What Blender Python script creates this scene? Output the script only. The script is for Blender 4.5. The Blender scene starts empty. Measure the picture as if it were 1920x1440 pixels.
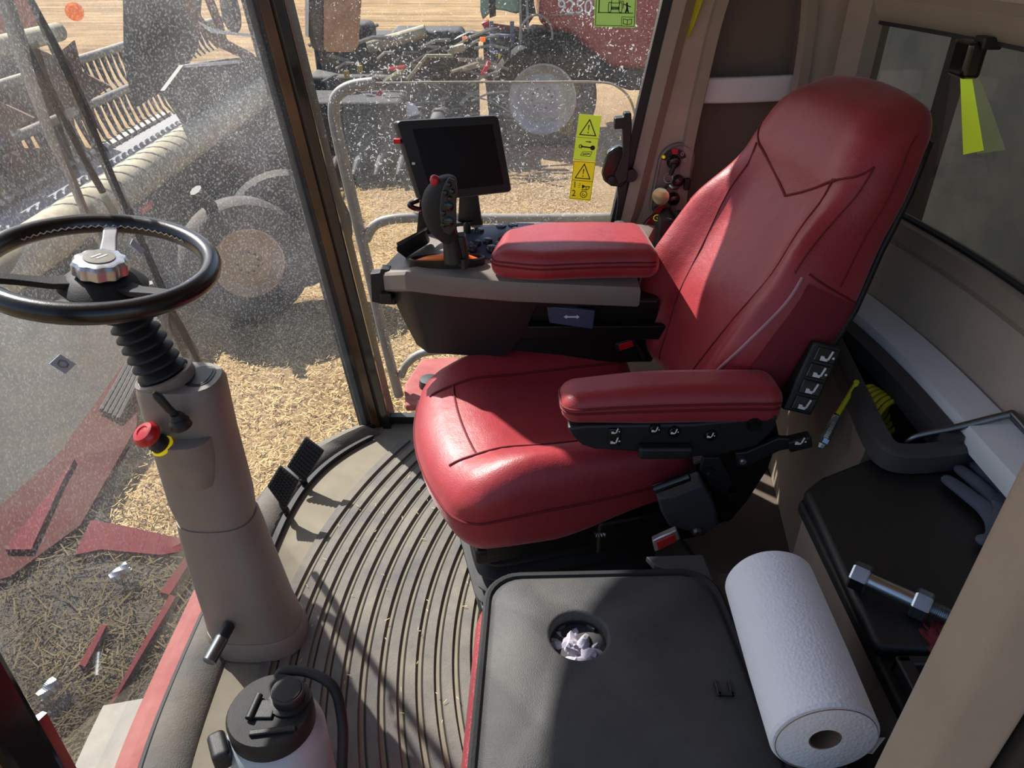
import bpy, bmesh, math, random
from mathutils import Vector, Matrix, noise
R = math.radians
random.seed(7)
SC = bpy.context.scene
COL = SC.collection

# ---------------------------------------------------------------- camera
FPX = 1387.0; PITCH = R(32); CH = 1.5
_co, _si = math.cos(PITCH), math.sin(PITCH)
cam_d = bpy.data.cameras.new('camera'); cam = bpy.data.objects.new('camera', cam_d); COL.objects.link(cam)
cam.location = (0, 0, CH); cam.rotation_euler = (R(90) - PITCH, 0, 0)
cam_d.sensor_width = 36; cam_d.lens = 36 * FPX / 1920; cam_d.clip_start = .02; cam_d.clip_end = 500
SC.camera = cam
# surveying helpers: where a sight line meets a level, a lateral or a fore-and-aft plane
def _ray(u, v):
    a = (u - 960) / FPX; b = (720 - v) / FPX
    return Vector((a, _co + _si * b, -_si + _co * b))
def on_z(u, v, z): d = _ray(u, v); return Vector((0, 0, CH)) + d * ((z - CH) / d.z)
def on_y(u, v, y): d = _ray(u, v); return Vector((0, 0, CH)) + d * (y / d.y)
def on_x(u, v, x): d = _ray(u, v); return Vector((0, 0, CH)) + d * (x / d.x)

# ---------------------------------------------------------------- materials
def lin(c):
    def f(v):
        v /= 255.
        return v / 12.92 if v <= .04045 else ((v + .055) / 1.055) ** 2.4
    return (f(c[0]), f(c[1]), f(c[2]), 1)
def nodes(name):
    m = bpy.data.materials.new(name); m.use_nodes = True
    nt = m.node_tree; nt.nodes.clear()
    out = nt.nodes.new('ShaderNodeOutputMaterial')
    return m, nt, out
def mat(name, rgb, rough=.5, metal=0, var=.12, vscale=12, bump=0, bscale=400, coat=0, spec=.5, dust=None, dustk=.0, dscale=9, emit=0):
    m, nt, out = nodes(name)
    N = nt.nodes.new; L = nt.links.new
    b = N('ShaderNodeBsdfPrincipled')
    tc = N('ShaderNodeTexCoord')
    ns = N('ShaderNodeTexNoise'); ns.inputs['Scale'].default_value = vscale; ns.inputs['Detail'].default_value = 5
    L(tc.outputs['Object'], ns.inputs['Vector'])
    rp = N('ShaderNodeValToRGB'); c = lin(rgb)
    rp.color_ramp.elements[0].position = .3; rp.color_ramp.elements[1].position = .7
    rp.color_ramp.elements[0].color = tuple(v * (1 - var) for v in c[:3]) + (1,)
    rp.color_ramp.elements[1].color = tuple(min(1, v * (1 + var)) for v in c[:3]) + (1,)
    L(ns.outputs['Fac'], rp.inputs['Fac'])
    col = rp.outputs['Color']
    if dust:
        n2 = N('ShaderNodeTexNoise'); n2.inputs['Scale'].default_value = dscale; n2.inputs['Detail'].default_value = 8; n2.inputs['Roughness'].default_value = .7
        L(tc.outputs['Object'], n2.inputs['Vector'])
        r2 = N('ShaderNodeValToRGB'); r2.color_ramp.elements[0].position = .35; r2.color_ramp.elements[1].position = .75
        r2.color_ramp.elements[1].color = (dustk, dustk, dustk, 1)
        L(n2.outputs['Fac'], r2.inputs['Fac'])
        mx = N('ShaderNodeMix'); mx.data_type = 'RGBA'; L(r2.outputs['Color'], mx.inputs[0]); L(col, mx.inputs[6]); mx.inputs[7].default_value = lin(dust)
        col = mx.outputs[2]
    L(col, b.inputs['Base Color'])
    b.inputs['Roughness'].default_value = rough; b.inputs['Metallic'].default_value = metal
    b.inputs['Coat Weight'].default_value = coat; b.inputs['Coat Roughness'].default_value = .15
    b.inputs['Specular IOR Level'].default_value = spec
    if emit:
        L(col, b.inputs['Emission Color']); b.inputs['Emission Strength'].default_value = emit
    if bump:
        nb = N('ShaderNodeTexNoise'); nb.inputs['Scale'].default_value = bscale; nb.inputs['Detail'].default_value = 3
        L(tc.outputs['Object'], nb.inputs['Vector'])
        bp = N('ShaderNodeBump'); bp.inputs['Strength'].default_value = bump; bp.inputs['Distance'].default_value = .002
        L(nb.outputs['Fac'], bp.inputs['Height']); L(bp.outputs['Normal'], b.inputs['Normal'])
    L(b.outputs[0], out.inputs[0])
    return m

def leather(name, rgb):
    m = mat(name, rgb, rough=.46, var=.10, vscale=6, spec=.6)
    nt = m.node_tree; N = nt.nodes.new; L = nt.links.new
    b = [n for n in nt.nodes if n.type == 'BSDF_PRINCIPLED'][0]
    tc = N('ShaderNodeTexCoord')
    b.inputs['Sheen Weight'].default_value = .22; b.inputs['Sheen Roughness'].default_value = .4; b.inputs['Sheen Tint'].default_value = (1, .85, .9, 1)
    v = N('ShaderNodeTexVoronoi'); v.inputs['Scale'].default_value = 330; L(tc.outputs['Object'], v.inputs['Vector'])
    n = N('ShaderNodeTexNoise'); n.inputs['Scale'].default_value = 14; n.inputs['Detail'].default_value = 3; L(tc.outputs['Object'], n.inputs['Vector'])
    b1 = N('ShaderNodeBump'); b1.inputs['Strength'].default_value = .28; b1.inputs['Distance'].default_value = .001; L(v.outputs['Distance'], b1.inputs['Height'])
    b2 = N('ShaderNodeBump'); b2.inputs['Strength'].default_value = .25; b2.inputs['Distance'].default_value = .012; L(n.outputs['Fac'], b2.inputs['Height'])
    L(b1.outputs['Normal'], b2.inputs['Normal']); L(b2.outputs['Normal'], b.inputs['Normal'])
    return m

def dirty_glass(name, haze, fleck, fscale, tint=(1, 1, 1), dustcol=(226, 227, 230), gloss=.05, grad=0):
    """a real pane: clear, a little mirror, and dust lying on it (fine film + chaff flecks)"""
    m, nt, out = nodes(name); N = nt.nodes.new; L = nt.links.new
    tc = N('ShaderNodeTexCoord')
    tr = N('ShaderNodeBsdfTransparent'); tr.inputs[0].default_value = (*tint, 1)
    gl = N('ShaderNodeBsdfGlossy'); gl.inputs['Roughness'].default_value = .02
    fr = N('ShaderNodeLayerWeight'); fr.inputs['Blend'].default_value = .12
    ml = N('ShaderNodeMath'); ml.operation = 'MULTIPLY_ADD'; ml.inputs[1].default_value = .35; ml.inputs[2].default_value = gloss
    L(fr.outputs['Fresnel'], ml.inputs[0])
    m1 = N('ShaderNodeMixShader'); L(ml.outputs[0], m1.inputs[0]); L(tr.outputs[0], m1.inputs[1]); L(gl.outputs[0], m1.inputs[2])
    df = N('ShaderNodeBsdfDiffuse'); df.inputs[0].default_value = lin(dustcol)
    tl = N('ShaderNodeBsdfTranslucent'); tl.inputs[0].default_value = lin(dustcol)
    md = N('ShaderNodeMixShader'); md.inputs[0].default_value = .5; L(df.outputs[0], md.inputs[1]); L(tl.outputs[0], md.inputs[2])
    # flecks: cells of a warped pattern, only a few of them filled
    wn = N('ShaderNodeTexNoise'); wn.inputs['Scale'].default_value = 60; wn.inputs['Detail'].default_value = 2; L(tc.outputs['Object'], wn.inputs['Vector'])
    ad = N('ShaderNodeVectorMath'); ad.operation = 'MULTIPLY_ADD'; ad.inputs[1].default_value = (.05, .05, .05); L(wn.outputs['Color'], ad.inputs[0]); L(tc.outputs['Object'], ad.inputs[2])
    v = N('ShaderNodeTexVoronoi'); v.feature = 'F1'; v.inputs['Scale'].default_value = fscale; L(ad.outputs[0], v.inputs['Vector'])
    big = N('ShaderNodeTexNoise'); big.inputs['Scale'].default_value = 5; big.inputs['Detail'].default_value = 4; L(tc.outputs['Object'], big.inputs['Vector'])
    wv = N('ShaderNodeMapRange'); wv.inputs[1].default_value = .35; wv.inputs[2].default_value = .7; wv.inputs[3].default_value = .10; wv.inputs[4].default_value = .30; L(big.outputs['Fac'], wv.inputs[0])
    lt = N('ShaderNodeMath'); lt.operation = 'LESS_THAN'; L(v.outputs['Distance'], lt.inputs[0]); L(wv.outputs[0], lt.inputs[1])
    fn = N('ShaderNodeTexNoise'); fn.inputs['Scale'].default_value = 190; fn.inputs['Detail'].default_value = 4; L(tc.outputs['Object'], fn.inputs['Vector'])
    fm = N('ShaderNodeMapRange'); fm.inputs[1].default_value = .5; fm.inputs[2].default_value = .68; fm.inputs[3].default_value = 0; fm.inputs[4].default_value = haze * 1.6; L(fn.outputs['Fac'], fm.inputs[0])
    bg = N('ShaderNodeMapRange'); bg.inputs[1].default_value = .3; bg.inputs[2].default_value = .75; bg.inputs[3].default_value = haze * .35; bg.inputs[4].default_value = haze * 1.2; L(big.outputs['Fac'], bg.inputs[0])
    f1 = N('ShaderNodeMath'); f1.operation = 'MULTIPLY_ADD'; f1.inputs[1].default_value = fleck; L(lt.outputs[0], f1.inputs[0]); L(fm.outputs[0], f1.inputs[2])
    f2 = N('ShaderNodeMath'); f2.operation = 'ADD'; L(f1.outputs[0], f2.inputs[0]); L(bg.outputs[0], f2.inputs[1])
    fac = f2.outputs[0]
    # dust clings more to the upper part of the pane
    sp = N('ShaderNodeSeparateXYZ'); L(tc.outputs['Object'], sp.inputs[0])
    gr = N('ShaderNodeMapRange'); gr.inputs[1].default_value = .15; gr.inputs[2].default_value = 1.0; gr.inputs[3].default_value = 1 - grad; gr.inputs[4].default_value = 1; L(sp.outputs['Z'], gr.inputs[0])
    f3 = N('ShaderNodeMath'); f3.operation = 'MULTIPLY'; f3.use_clamp = True; L(fac, f3.inputs[0]); L(gr.outputs[0], f3.inputs[1])
    m2 = N('ShaderNodeMixShader'); L(f3.outputs[0], m2.inputs[0]); L(m1.outputs[0], m2.inputs[1]); L(md.outputs[0], m2.inputs[2])
    L(m2.outputs[0], out.inputs[0])
    return m

def straw_ground(name, far=False):
    m, nt, out = nodes(name); N = nt.nodes.new; L = nt.links.new
    b = N('ShaderNodeBsdfPrincipled'); b.inputs['Roughness'].default_value = .9; b.inputs['Specular IOR Level'].default_value = .15
    tc = N('ShaderNodeTexCoord')
    n1 = N('ShaderNodeTexNoise'); n1.inputs['Scale'].default_value = 30; n1.inputs['Detail'].default_value = 9; n1.inputs['Roughness'].default_value = .75; n1.inputs['Distortion'].default_value = 1.2
    L(tc.outputs['Object'], n1.inputs['Vector'])
    r1 = N('ShaderNodeValToRGB'); e = r1.color_ramp.elements
    e[0].position = .34; e[0].color = lin((104, 80, 54)); e[1].position = .66; e[1].color = lin((220, 198, 160))
    k = e.new(.5); k.color = lin((190, 160, 116))
    L(n1.outputs['Fac'], r1.inputs['Fac'])
    n2 = N('ShaderNodeTexNoise'); n2.inputs['Scale'].default_value = .9; n2.inputs['Detail'].default_value = 5; L(tc.outputs['Object'], n2.inputs['Vector'])
    r2 = N('ShaderNodeValToRGB'); r2.color_ramp.elements[0].position = .35; r2.color_ramp.elements[0].color = (.72, .70, .66, 1); r2.color_ramp.elements[1].position = .65; r2.color_ramp.elements[1].color = (1, 1, 1, 1)
    L(n2.outputs['Fac'], r2.inputs['Fac'])
    mx = N('ShaderNodeMix'); mx.data_type = 'RGBA'; mx.blend_type = 'MULTIPLY'; mx.inputs[0].default_value = 1; L(r1.outputs['Color'], mx.inputs[6]); L(r2.outputs['Color'], mx.inputs[7])
    col = mx.outputs[2]
    if far:
        mp = N('ShaderNodeMapping'); mp.inputs['Scale'].default_value = (.12, 1.5, 1); mp.inputs['Rotation'].default_value = (0, 0, R(4)); L(tc.outputs['Object'], mp.inputs[0])
        n3 = N('ShaderNodeTexNoise'); n3.inputs['Scale'].default_value = 1.3; n3.inputs['Detail'].default_value = 4; L(mp.outputs[0], n3.inputs['Vector'])
        r3 = N('ShaderNodeValToRGB'); r3.color_ramp.elements[0].position = .38; r3.color_ramp.elements[0].color = (.62, .58, .52, 1); r3.color_ramp.elements[1].position = .6; r3.color_ramp.elements[1].color = (1.05, 1, .95, 1); L(n3.outputs['Fac'], r3.inputs['Fac'])
        m3 = N('ShaderNodeMix'); m3.data_type = 'RGBA'; m3.blend_type = 'MULTIPLY'; m3.inputs[0].default_value = 1; L(col, m3.inputs[6]); L(r3.outputs['Color'], m3.inputs[7]); col = m3.outputs[2]
    L(col, b.inputs['Base Color'])
    bp = N('ShaderNodeBump'); bp.inputs['Strength'].default_value = .9; bp.inputs['Distance'].default_value = .05; L(n1.outputs['Fac'], bp.inputs['Height']); L(bp.outputs['Normal'], b.inputs['Normal'])
    L(b.outputs[0], out.inputs[0])
    return m

RED = leather('red_leather', (152, 40, 49))
REDB2 = leather('red_leather_worn', (152, 40, 49))
_nt = REDB2.node_tree; _b = [n for n in _nt.nodes if n.type == 'BSDF_PRINCIPLED'][0]; _src = _b.inputs['Base Color'].links[0].from_socket
_tc = _nt.nodes.new('ShaderNodeTexCoord'); _sp = _nt.nodes.new('ShaderNodeSeparateXYZ'); _nt.links.new(_tc.outputs['Object'], _sp.inputs[0])
_mr = _nt.nodes.new('ShaderNodeMapRange'); _mr.inputs[1].default_value = 1.13; _mr.inputs[2].default_value = 1.24; _mr.inputs[4].default_value = 1.1; _nt.links.new(_sp.outputs['Z'], _mr.inputs[0])
_ns = _nt.nodes.new('ShaderNodeTexNoise'); _ns.inputs['Scale'].default_value = 7; _ns.inputs['Detail'].default_value = 6; _nt.links.new(_tc.outputs['Object'], _ns.inputs['Vector'])
_mu = _nt.nodes.new('ShaderNodeMath'); _mu.operation = 'MULTIPLY'; _mu.use_clamp = True; _nt.links.new(_mr.outputs[0], _mu.inputs[0]); _nt.links.new(_ns.outputs['Fac'], _mu.inputs[1])
_mx = _nt.nodes.new('ShaderNodeMix'); _mx.data_type = 'RGBA'; _nt.links.new(_mu.outputs[0], _mx.inputs[0]); _nt.links.new(_src, _mx.inputs[6]); _mx.inputs[7].default_value = lin((58, 38, 30)); _nt.links.new(_mx.outputs[2], _b.inputs['Base Color'])
REDF = mat('red_side_fabric', (120, 24, 40), rough=.7, bump=.5, bscale=700)
SEAM = mat('seam_thread', (104, 12, 20), rough=.7)
PIPE = mat('grey_piping', (170, 120, 130), rough=.5)
BLK = mat('black_plastic', (26, 26, 28), rough=.45, bump=.25, bscale=900)
BLKG = mat('gloss_black', (14, 14, 16), rough=.18, coat=.4)
BLKM = mat('black_steel', (18, 18, 19), rough=.4, metal=.2)
RUB = mat('black_rubber', (22, 23, 26), rough=.62, bump=.2)
DGREY = mat('dark_grey_plastic', (58, 58, 60), rough=.55, bump=.3, bscale=800)
SLATE = mat('slate_keypad', (70, 80, 104), rough=.28)
BTN = mat('charcoal_button', (38, 40, 44), rough=.3)
WRIM = mat('glossy_black_leather', (13, 13, 16), rough=.3, coat=.25, bump=.1)
TAN = mat('tan_plastic', (152, 138, 124), rough=.55, bump=.25, bscale=900, var=.05)
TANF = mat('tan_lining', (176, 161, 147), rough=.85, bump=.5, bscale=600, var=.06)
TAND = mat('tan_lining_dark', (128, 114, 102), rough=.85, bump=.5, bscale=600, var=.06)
LEDGE = mat('pale_grey_plastic', (222, 224, 226), rough=.4, var=.04)
CONS = mat('warm_grey_console', (128, 119, 112), rough=.42, bump=.2, bscale=900, var=.05)
FLOORM = mat('dusty_rubber_mat', (88, 87, 86), rough=.8, bump=.5, bscale=260, dust=(150, 138, 118), dustk=.6, dscale=5)
FLOORG = mat('floor_groove', (126, 119, 104), rough=.9, dust=(110, 100, 84), dustk=.6, dscale=8)
FLOORL = mat('floor_line', (40, 37, 33), rough=.9)
LID = mat('dusty_black_lid', (50, 51, 54), rough=.6, bump=.5, bscale=500, dust=(112, 108, 100), dustk=.4, dscale=4)
WHITE = mat('white_marking', (225, 225, 225), rough=.6, var=.02)
PAPER = mat('paper', (226, 226, 232), rough=.9, var=.02)
STEEL = mat('zinc_steel', (176, 184, 190), rough=.28, metal=1, var=.08, vscale=60)
ROD = mat('rod_steel', (120, 125, 130), rough=.35, metal=1)
CHROME = mat('silver_plastic', (190, 190, 192), rough=.25, metal=.7)
REDB = mat('red_button', (190, 20, 30), rough=.35, coat=.3)
ORNG = mat('orange_boot', (226, 108, 24), rough=.45)
YEL = mat('yellow_hose', (196, 190, 40), rough=.3, coat=.3)
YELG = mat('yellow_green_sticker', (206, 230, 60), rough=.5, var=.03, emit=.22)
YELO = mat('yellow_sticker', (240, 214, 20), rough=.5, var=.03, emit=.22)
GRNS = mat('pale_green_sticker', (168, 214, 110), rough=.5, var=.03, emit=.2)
INK = mat('sticker_ink', (24, 26, 20), rough=.7)
REDP = mat('red_machine_paint', (150, 22, 28), rough=.4, coat=.3, dust=(150, 110, 95), dustk=.5, dscale=3)
REDD = mat('dusty_red_paint', (140, 44, 46), rough=.7, dust=(170, 130, 115), dustk=.4, dscale=6)
GREYM = mat('grey_machine_steel', (118, 118, 116), rough=.6, dust=(176, 160, 130), dustk=.7, dscale=3)
DARKM = mat('dark_machine_steel', (52, 54, 56), rough=.6, dust=(120, 108, 90), dustk=.6, dscale=3)
TUBEM = mat('dusty_header_tube', (140, 130, 108), rough=.8, dust=(206, 192, 156), dustk=.8, dscale=5)
BROWN = mat('rusty_bracket', (112, 84, 72), rough=.8, dust=(140, 112, 92), dustk=.6, dscale=4)
REELB = mat('reel_tine_steel', (92, 88, 88), rough=.7)
TYRED = mat('dark_tyre_rubber', (22, 22, 24), rough=.85)
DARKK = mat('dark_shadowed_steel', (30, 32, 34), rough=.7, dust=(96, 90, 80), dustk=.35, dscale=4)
FEED = mat('grimy_shaded_feeder_plate', (46, 45, 42), rough=.95, dust=(70, 62, 48), dustk=.8, dscale=9, bump=.6, bscale=60)  # base colour darkened to stand in for shade over the feeder
FEEDD = mat('shaded_red_rib', (84, 16, 24), rough=.8, spec=.2)  # red deepened as part of the feeder's painted shade
FEEDR = mat('grimy_red_plate', (70, 30, 28), rough=.9, spec=.2, dust=(66, 48, 40), dustk=.7, dscale=5)
CHAF = mat('shaded_dry_chaff', (92, 80, 58), rough=.9, var=.4, vscale=5, spec=.1)  # chaff tone lowered, shade put into the colour
TYRE = mat('tyre_rubber', (44, 42, 42), rough=.85, dust=(104, 88, 74), dustk=.6, dscale=5)
RIM = mat('dusty_wheel_rim', (178, 150, 120), rough=.7, dust=(150, 110, 80), dustk=.6, dscale=6)
RIMG = mat('silver_wheel_rim', (170, 168, 172), rough=.5, dust=(150, 136, 118), dustk=.5, dscale=4)
CANV = mat('draper_canvas', (132, 132, 134), rough=.85)
GLASSG = mat('green_cab_glass', (120, 160, 140), rough=.1, coat=.5)
LADB = mat('ladder_steel', (84, 94, 122), rough=.5, dust=(150, 140, 130), dustk=.4)
RAILM = mat('dusty_grey_rail', (128, 126, 122), rough=.5, dust=(176, 168, 152), dustk=.5, dscale=20)
AMBER = mat('amber_lens', (240, 110, 20), rough=.3, emit=.5)
BOTB = mat('pale_grey_bottle', (168, 178, 182), rough=.4, var=.03)
GLOVE = mat('grey_knit_glove', (84, 90, 104), rough=.95, bump=.8, bscale=500)
RAG = mat('red_rag', (104, 34, 38), rough=.95, bump=.9, bscale=200)
CARD = mat('cardboard_core', (120, 96, 78), rough=.9)
TISS = mat('crumpled_tissue', (176, 170, 184), rough=.9, var=.05)
SCRN = mat('dark_screen', (24, 24, 26), rough=.6, spec=.2)
STRAWM = mat('straw_stem', (200, 170, 122), rough=.85, var=.25, vscale=3, spec=.1)
DEBRIS = mat('chaff', (150, 132, 100), rough=.95, var=.5, vscale=40, bump=1, bscale=120)
BRASS = mat('brass_tag', (214, 196, 150), rough=.25, metal=.6)
REDW = mat('red_wire', (130, 20, 24), rough=.4)
BLUEP = mat('pale_blue_label', (170, 190, 215), rough=.5, var=.02)
MIRR = mat('mirror_face', (178, 140, 110), rough=.5, var=.2, vscale=30)
POSTB = mat('post_gloss', (12, 12, 13), rough=.12, coat=.6)
POSTG = mat('post_grey_strip', (74, 80, 82), rough=.35)
POSTR = mat('post_brown_reflection', (84, 54, 34), rough=.2, coat=.4, var=.6, vscale=5)  # brown is a reflection on the glossy post, put into the colour

# ---------------------------------------------------------------- mesh builder
def smooth01(t):
    t = max(0., min(1., t)); return t * t * (3 - 2 * t)
def rb_point(p, h, r):
    q = [max(-(h[i] - r), min(h[i] - r, p[i])) for i in range(3)]
    d = Vector((p[0] - q[0], p[1] - q[1], p[2] - q[2]))
    if d.length > 1e-9: d = d.normalized() * r
    return Vector(q) + d
WM = {}
class MB:
    def __init__(s, xf=None):
        s.bm = bmesh.new(); s.xf = xf or Matrix()
    def v(s, p): return s.bm.verts.new(s.xf @ Vector(p))
    def f(s, vs):
        try: return s.bm.faces.new(vs)
        except ValueError: return None
    def box(s, c, h, rot=None):
        m = rot or Matrix.Identity(3); c = Vector(c)
        P = [s.v(c + m @ Vector((x * h[0], y * h[1], z * h[2]))) for x in (-1, 1) for y in (-1, 1) for z in (-1, 1)]
        for q in ((0, 1, 3, 2), (4, 6, 7, 5), (0, 4, 5, 1), (2, 3, 7, 6), (0, 2, 6, 4), (1, 5, 7, 3)): s.f([P[i] for i in q])
        return s
    def rbox(s, c, h, r, rot=None, deform=None, k=4, flat=6):
        """rounded box; deform maps a local point to a local point"""
        m = rot or Matrix.Identity(3); c = Vector(c); r = min(r, min(h) * .999)
        def axis(hh):
            a = [-hh + r * (1 - math.cos(math.pi / 2 * i / k)) if False else -hh + r * i / k for i in range(k + 1)]
            n = flat
            a += [-(hh - r) + 2 * (hh - r) * i / n for i in range(1, n)]
            a += [hh - r * (k - i) / k for i in range(k + 1)]
            o = []
            for x in a:
                if not o or x - o[-1] > 1e-7: o.append(x)
            return o
        A = [axis(x) for x in h]; cache = {}
        def vert(p):
            key = tuple(round(x, 7) for x in p)
            if key not in cache:
                q = rb_point(p, h, r)
                if deform: q = Vector(deform(q))
                cache[key] = s.v(c + m @ q)
            return cache[key]
        for ax in range(3):
            b_, c_ = (ax + 1) % 3, (ax + 2) % 3
            for sg in (-1, 1):
                for i in range(len(A[b_]) - 1):
                    for j in range(len(A[c_]) - 1):
                        q = []
                        for (ii, jj) in ((i, j), (i + 1, j), (i + 1, j + 1), (i, j + 1)):
                            p = [0, 0, 0]; p[ax] = sg * h[ax]; p[b_] = A[b_][ii]; p[c_] = A[c_][jj]; q.append(vert(p))
                        if sg < 0: q.reverse()
                        s.f(q)
        return s
    def loft(s, rings, cap=True, closed=True, loop=False):
        V = [[s.v(p) for p in r] for r in rings]; n = len(V[0])
        pairs = list(zip(V[:-1], V[1:])) + ([(V[-1], V[0])] if loop else [])
        for a, b in pairs:
            for i in range(n if closed else n - 1):
                j = (i + 1) % n; s.f([a[i], a[j], b[j], b[i]])
        if cap and not loop and closed:
            s.f(V[0][::-1]); s.f(V[-1])
        return s
    def tube(s, pts, r, n=10, closed=False, cap=True):
        pts = [Vector(p) for p in pts]; N = len(pts); rings = []; up = None
        for i, p in enumerate(pts):
            a = pts[(i - 1) % N] if (closed or i > 0) else p
            b = pts[(i + 1) % N] if (closed or i < N - 1) else p
            t = (b - a); t = t.normalized() if t.length > 1e-9 else Vector((0, 0, 1))
            if up is None:
                up = t.orthogonal().normalized()
            else:
                up = (up - t * up.dot(t)); up = up.normalized() if up.length > 1e-6 else t.orthogonal().normalized()
            w = t.cross(up); rr = r[i] if isinstance(r, (list, tuple)) else r
            rings.append([p + up * (math.cos(2 * math.pi * k / n) * rr) + w * (math.sin(2 * math.pi * k / n) * rr) for k in range(n)])
        return s.loft(rings, cap=cap and not closed, loop=closed)
    def lathe(s, prof, c=(0, 0, 0), axis=(0, 0, 1), n=32, cap=True, loop=False):
        """prof: (radius, height) along axis from c"""
        a = Vector(axis).normalized(); u = a.orthogonal().normalized()
        if abs(a.z) > .999: u = Vector((1, 0, 0))
        w = a.cross(u); c = Vector(c)
        rings = [[c + a * h + (u * math.cos(2 * math.pi * k / n) + w * math.sin(2 * math.pi * k / n)) * max(r, 1e-5) for k in range(n)] for r, h in prof]
        return s.loft(rings, cap=cap, loop=loop)
    def prism(s, poly, off):
        """solid between polygon (3-D points) and polygon + off"""
        off = Vector(off); poly = [Vector(p) for p in poly]
        A = [s.v(p) for p in poly]; B = [s.v(p + off) for p in poly]; n = len(A)
        s.f(A); s.f(B[::-1])
        for i in range(n): s.f([A[i], B[i], B[(i + 1) % n], A[(i + 1) % n]])
        return s
    def quad(s, *p): s.f([s.v(q) for q in p]); return s
    def grid(s, fn, nu, nv):
        V = [[s.v(fn(i / nu, j / nv)) for j in range(nv + 1)] for i in range(nu + 1)]
        for i in range(nu):
            for j in range(nv): s.f([V[i][j], V[i + 1][j], V[i + 1][j + 1], V[i][j + 1]])
        return s
    def build(s, name, m, parent=None, bevel=0, smooth=True, solid=0, sub=0, angle=40):
        bmesh.ops.recalc_face_normals(s.bm, faces=s.bm.faces)
        me = bpy.data.meshes.new(name); 
        if parent is not None: s.bm.transform(WM[parent.name].inverted())
        s.bm.to_mesh(me); s.bm.free(); me.materials.append(m)
        o = bpy.data.objects.new(name, me); COL.objects.link(o)
        if parent is not None: o.parent = parent; WM[o.name] = WM[parent.name].copy()
        else: WM[o.name] = Matrix()
        if solid:
            d = o.modifiers.new('thickness', 'SOLIDIFY'); d.thickness = solid; d.offset = 0
        if bevel:
            d = o.modifiers.new('edge', 'BEVEL'); d.width = bevel; d.segments = 3; d.limit_method = 'ANGLE'; d.angle_limit = R(35)
        if sub:
            d = o.modifiers.new('sub', 'SUBSURF'); d.levels = sub; d.render_levels = sub
        if smooth:
            for p in me.polygons: p.use_smooth = True
            if not sub:
                try: me.set_sharp_from_angle(angle=R(angle))
                except Exception: pass
        return o
def thing(name, label, cat, loc=(0, 0, 0), rz=0, group=None):
    o = bpy.data.objects.new(name, None); COL.objects.link(o); o.empty_display_size = .05
    o.location = loc; o.rotation_euler = (0, 0, rz)
    WM[o.name] = Matrix.Translation(Vector(loc)) @ Matrix.Rotation(rz, 4, 'Z')
    o['label'] = label; o['category'] = cat
    if group: o['group'] = group
    return o
def tag(o, label, cat, group=None, kind=None):
    o['label'] = label; o['category'] = cat
    if group: o['group'] = group
    if kind: o['kind'] = kind
    return o
def struct(o, label=None):
    o['kind'] = 'structure'
    if label: o['label'] = label
    return o
def part_label(o, t): o['label'] = t; return o
def rot(axis, deg): return Matrix.Rotation(R(deg), 3, axis)
def frame(zdir, xhint=(1, 0, 0)):
    z = Vector(zdir).normalized(); x = Vector(xhint); x = (x - z * x.dot(z)).normalized(); y = z.cross(x)
    return Matrix((x, y, z)).transposed()
def arc(c, a, b, r, t0, t1, n):
    return [Vector(c) + Vector(a) * (r * math.cos(t0 + (t1 - t0) * i / n)) + Vector(b) * (r * math.sin(t0 + (t1 - t0) * i / n)) for i in range(n + 1)]
def spline(pts, n=8):
    P = [Vector(p) for p in pts]; o = []
    for i in range(len(P) - 1):
        a = P[max(i - 1, 0)]; b = P[i]; c = P[i + 1]; d = P[min(i + 2, len(P) - 1)]
        for k in range(n):
            t = k / n
            o.append(.5 * ((2 * b) + (c - a) * t + (2 * a - 5 * b + 4 * c - d) * t * t + (3 * b - a - 3 * c + d) * t ** 3))
    o.append(P[-1]); return o
def text_mesh(txt, size, m4, name, mt, parent):
    cu = bpy.data.curves.new('txt', 'FONT'); cu.body = txt; cu.size = size; cu.align_x = 'CENTER'; cu.align_y = 'CENTER'; cu.extrude = .0004
    to = bpy.data.objects.new('txt', cu); COL.objects.link(to)
    dg = bpy.context.evaluated_depsgraph_get(); me = bpy.data.meshes.new_from_object(to.evaluated_get(dg))
    bpy.data.objects.remove(to); bpy.data.curves.remove(cu)
    me.transform(m4)
    if parent is not None: me.transform(WM[parent.name].inverted())
    me.materials.clear(); me.materials.append(mt); me.name = name
    o = bpy.data.objects.new(name, me); COL.objects.link(o)
    if parent is not None: o.parent = parent; WM[o.name] = WM[parent.name].copy()
    return o
def m4(f3, loc): return Matrix.Translation(Vector(loc)) @ f3.to_4x4()
# ---------------------------------------------------------------- light
w = bpy.data.worlds.new('sky'); SC.world = w; w.use_nodes = True
nt = w.node_tree; nt.nodes.clear()
sky = nt.nodes.new('ShaderNodeTexSky'); sky.sky_type = 'NISHITA'; sky.sun_disc = False
sky.sun_elevation = R(45); sky.sun_rotation = R(-45); sky.air_density = 1.0; sky.dust_density = 1.5
bgn = nt.nodes.new('ShaderNodeBackground'); bgn.inputs[1].default_value = .175
wo = nt.nodes.new('ShaderNodeOutputWorld'); nt.links.new(sky.outputs[0], bgn.inputs[0]); nt.links.new(bgn.outputs[0], wo.inputs[0])
sd = bpy.data.lights.new('sun', 'SUN'); sd.energy = 9.0; sd.angle = R(.6); sd.color = (1, .96, .89)
sun = bpy.data.objects.new('sun', sd); COL.objects.link(sun)
SUNV = Vector((.7071, -.7071, -1.0)).normalized()      # travel direction of the light
sun.rotation_euler = SUNV.to_track_quat('-Z', 'Y').to_euler()
sun.location = (-8, 8, 12)
SC.view_settings.view_transform = 'Standard'; SC.view_settings.look = 'None'; SC.view_settings.exposure = 0.15
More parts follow.
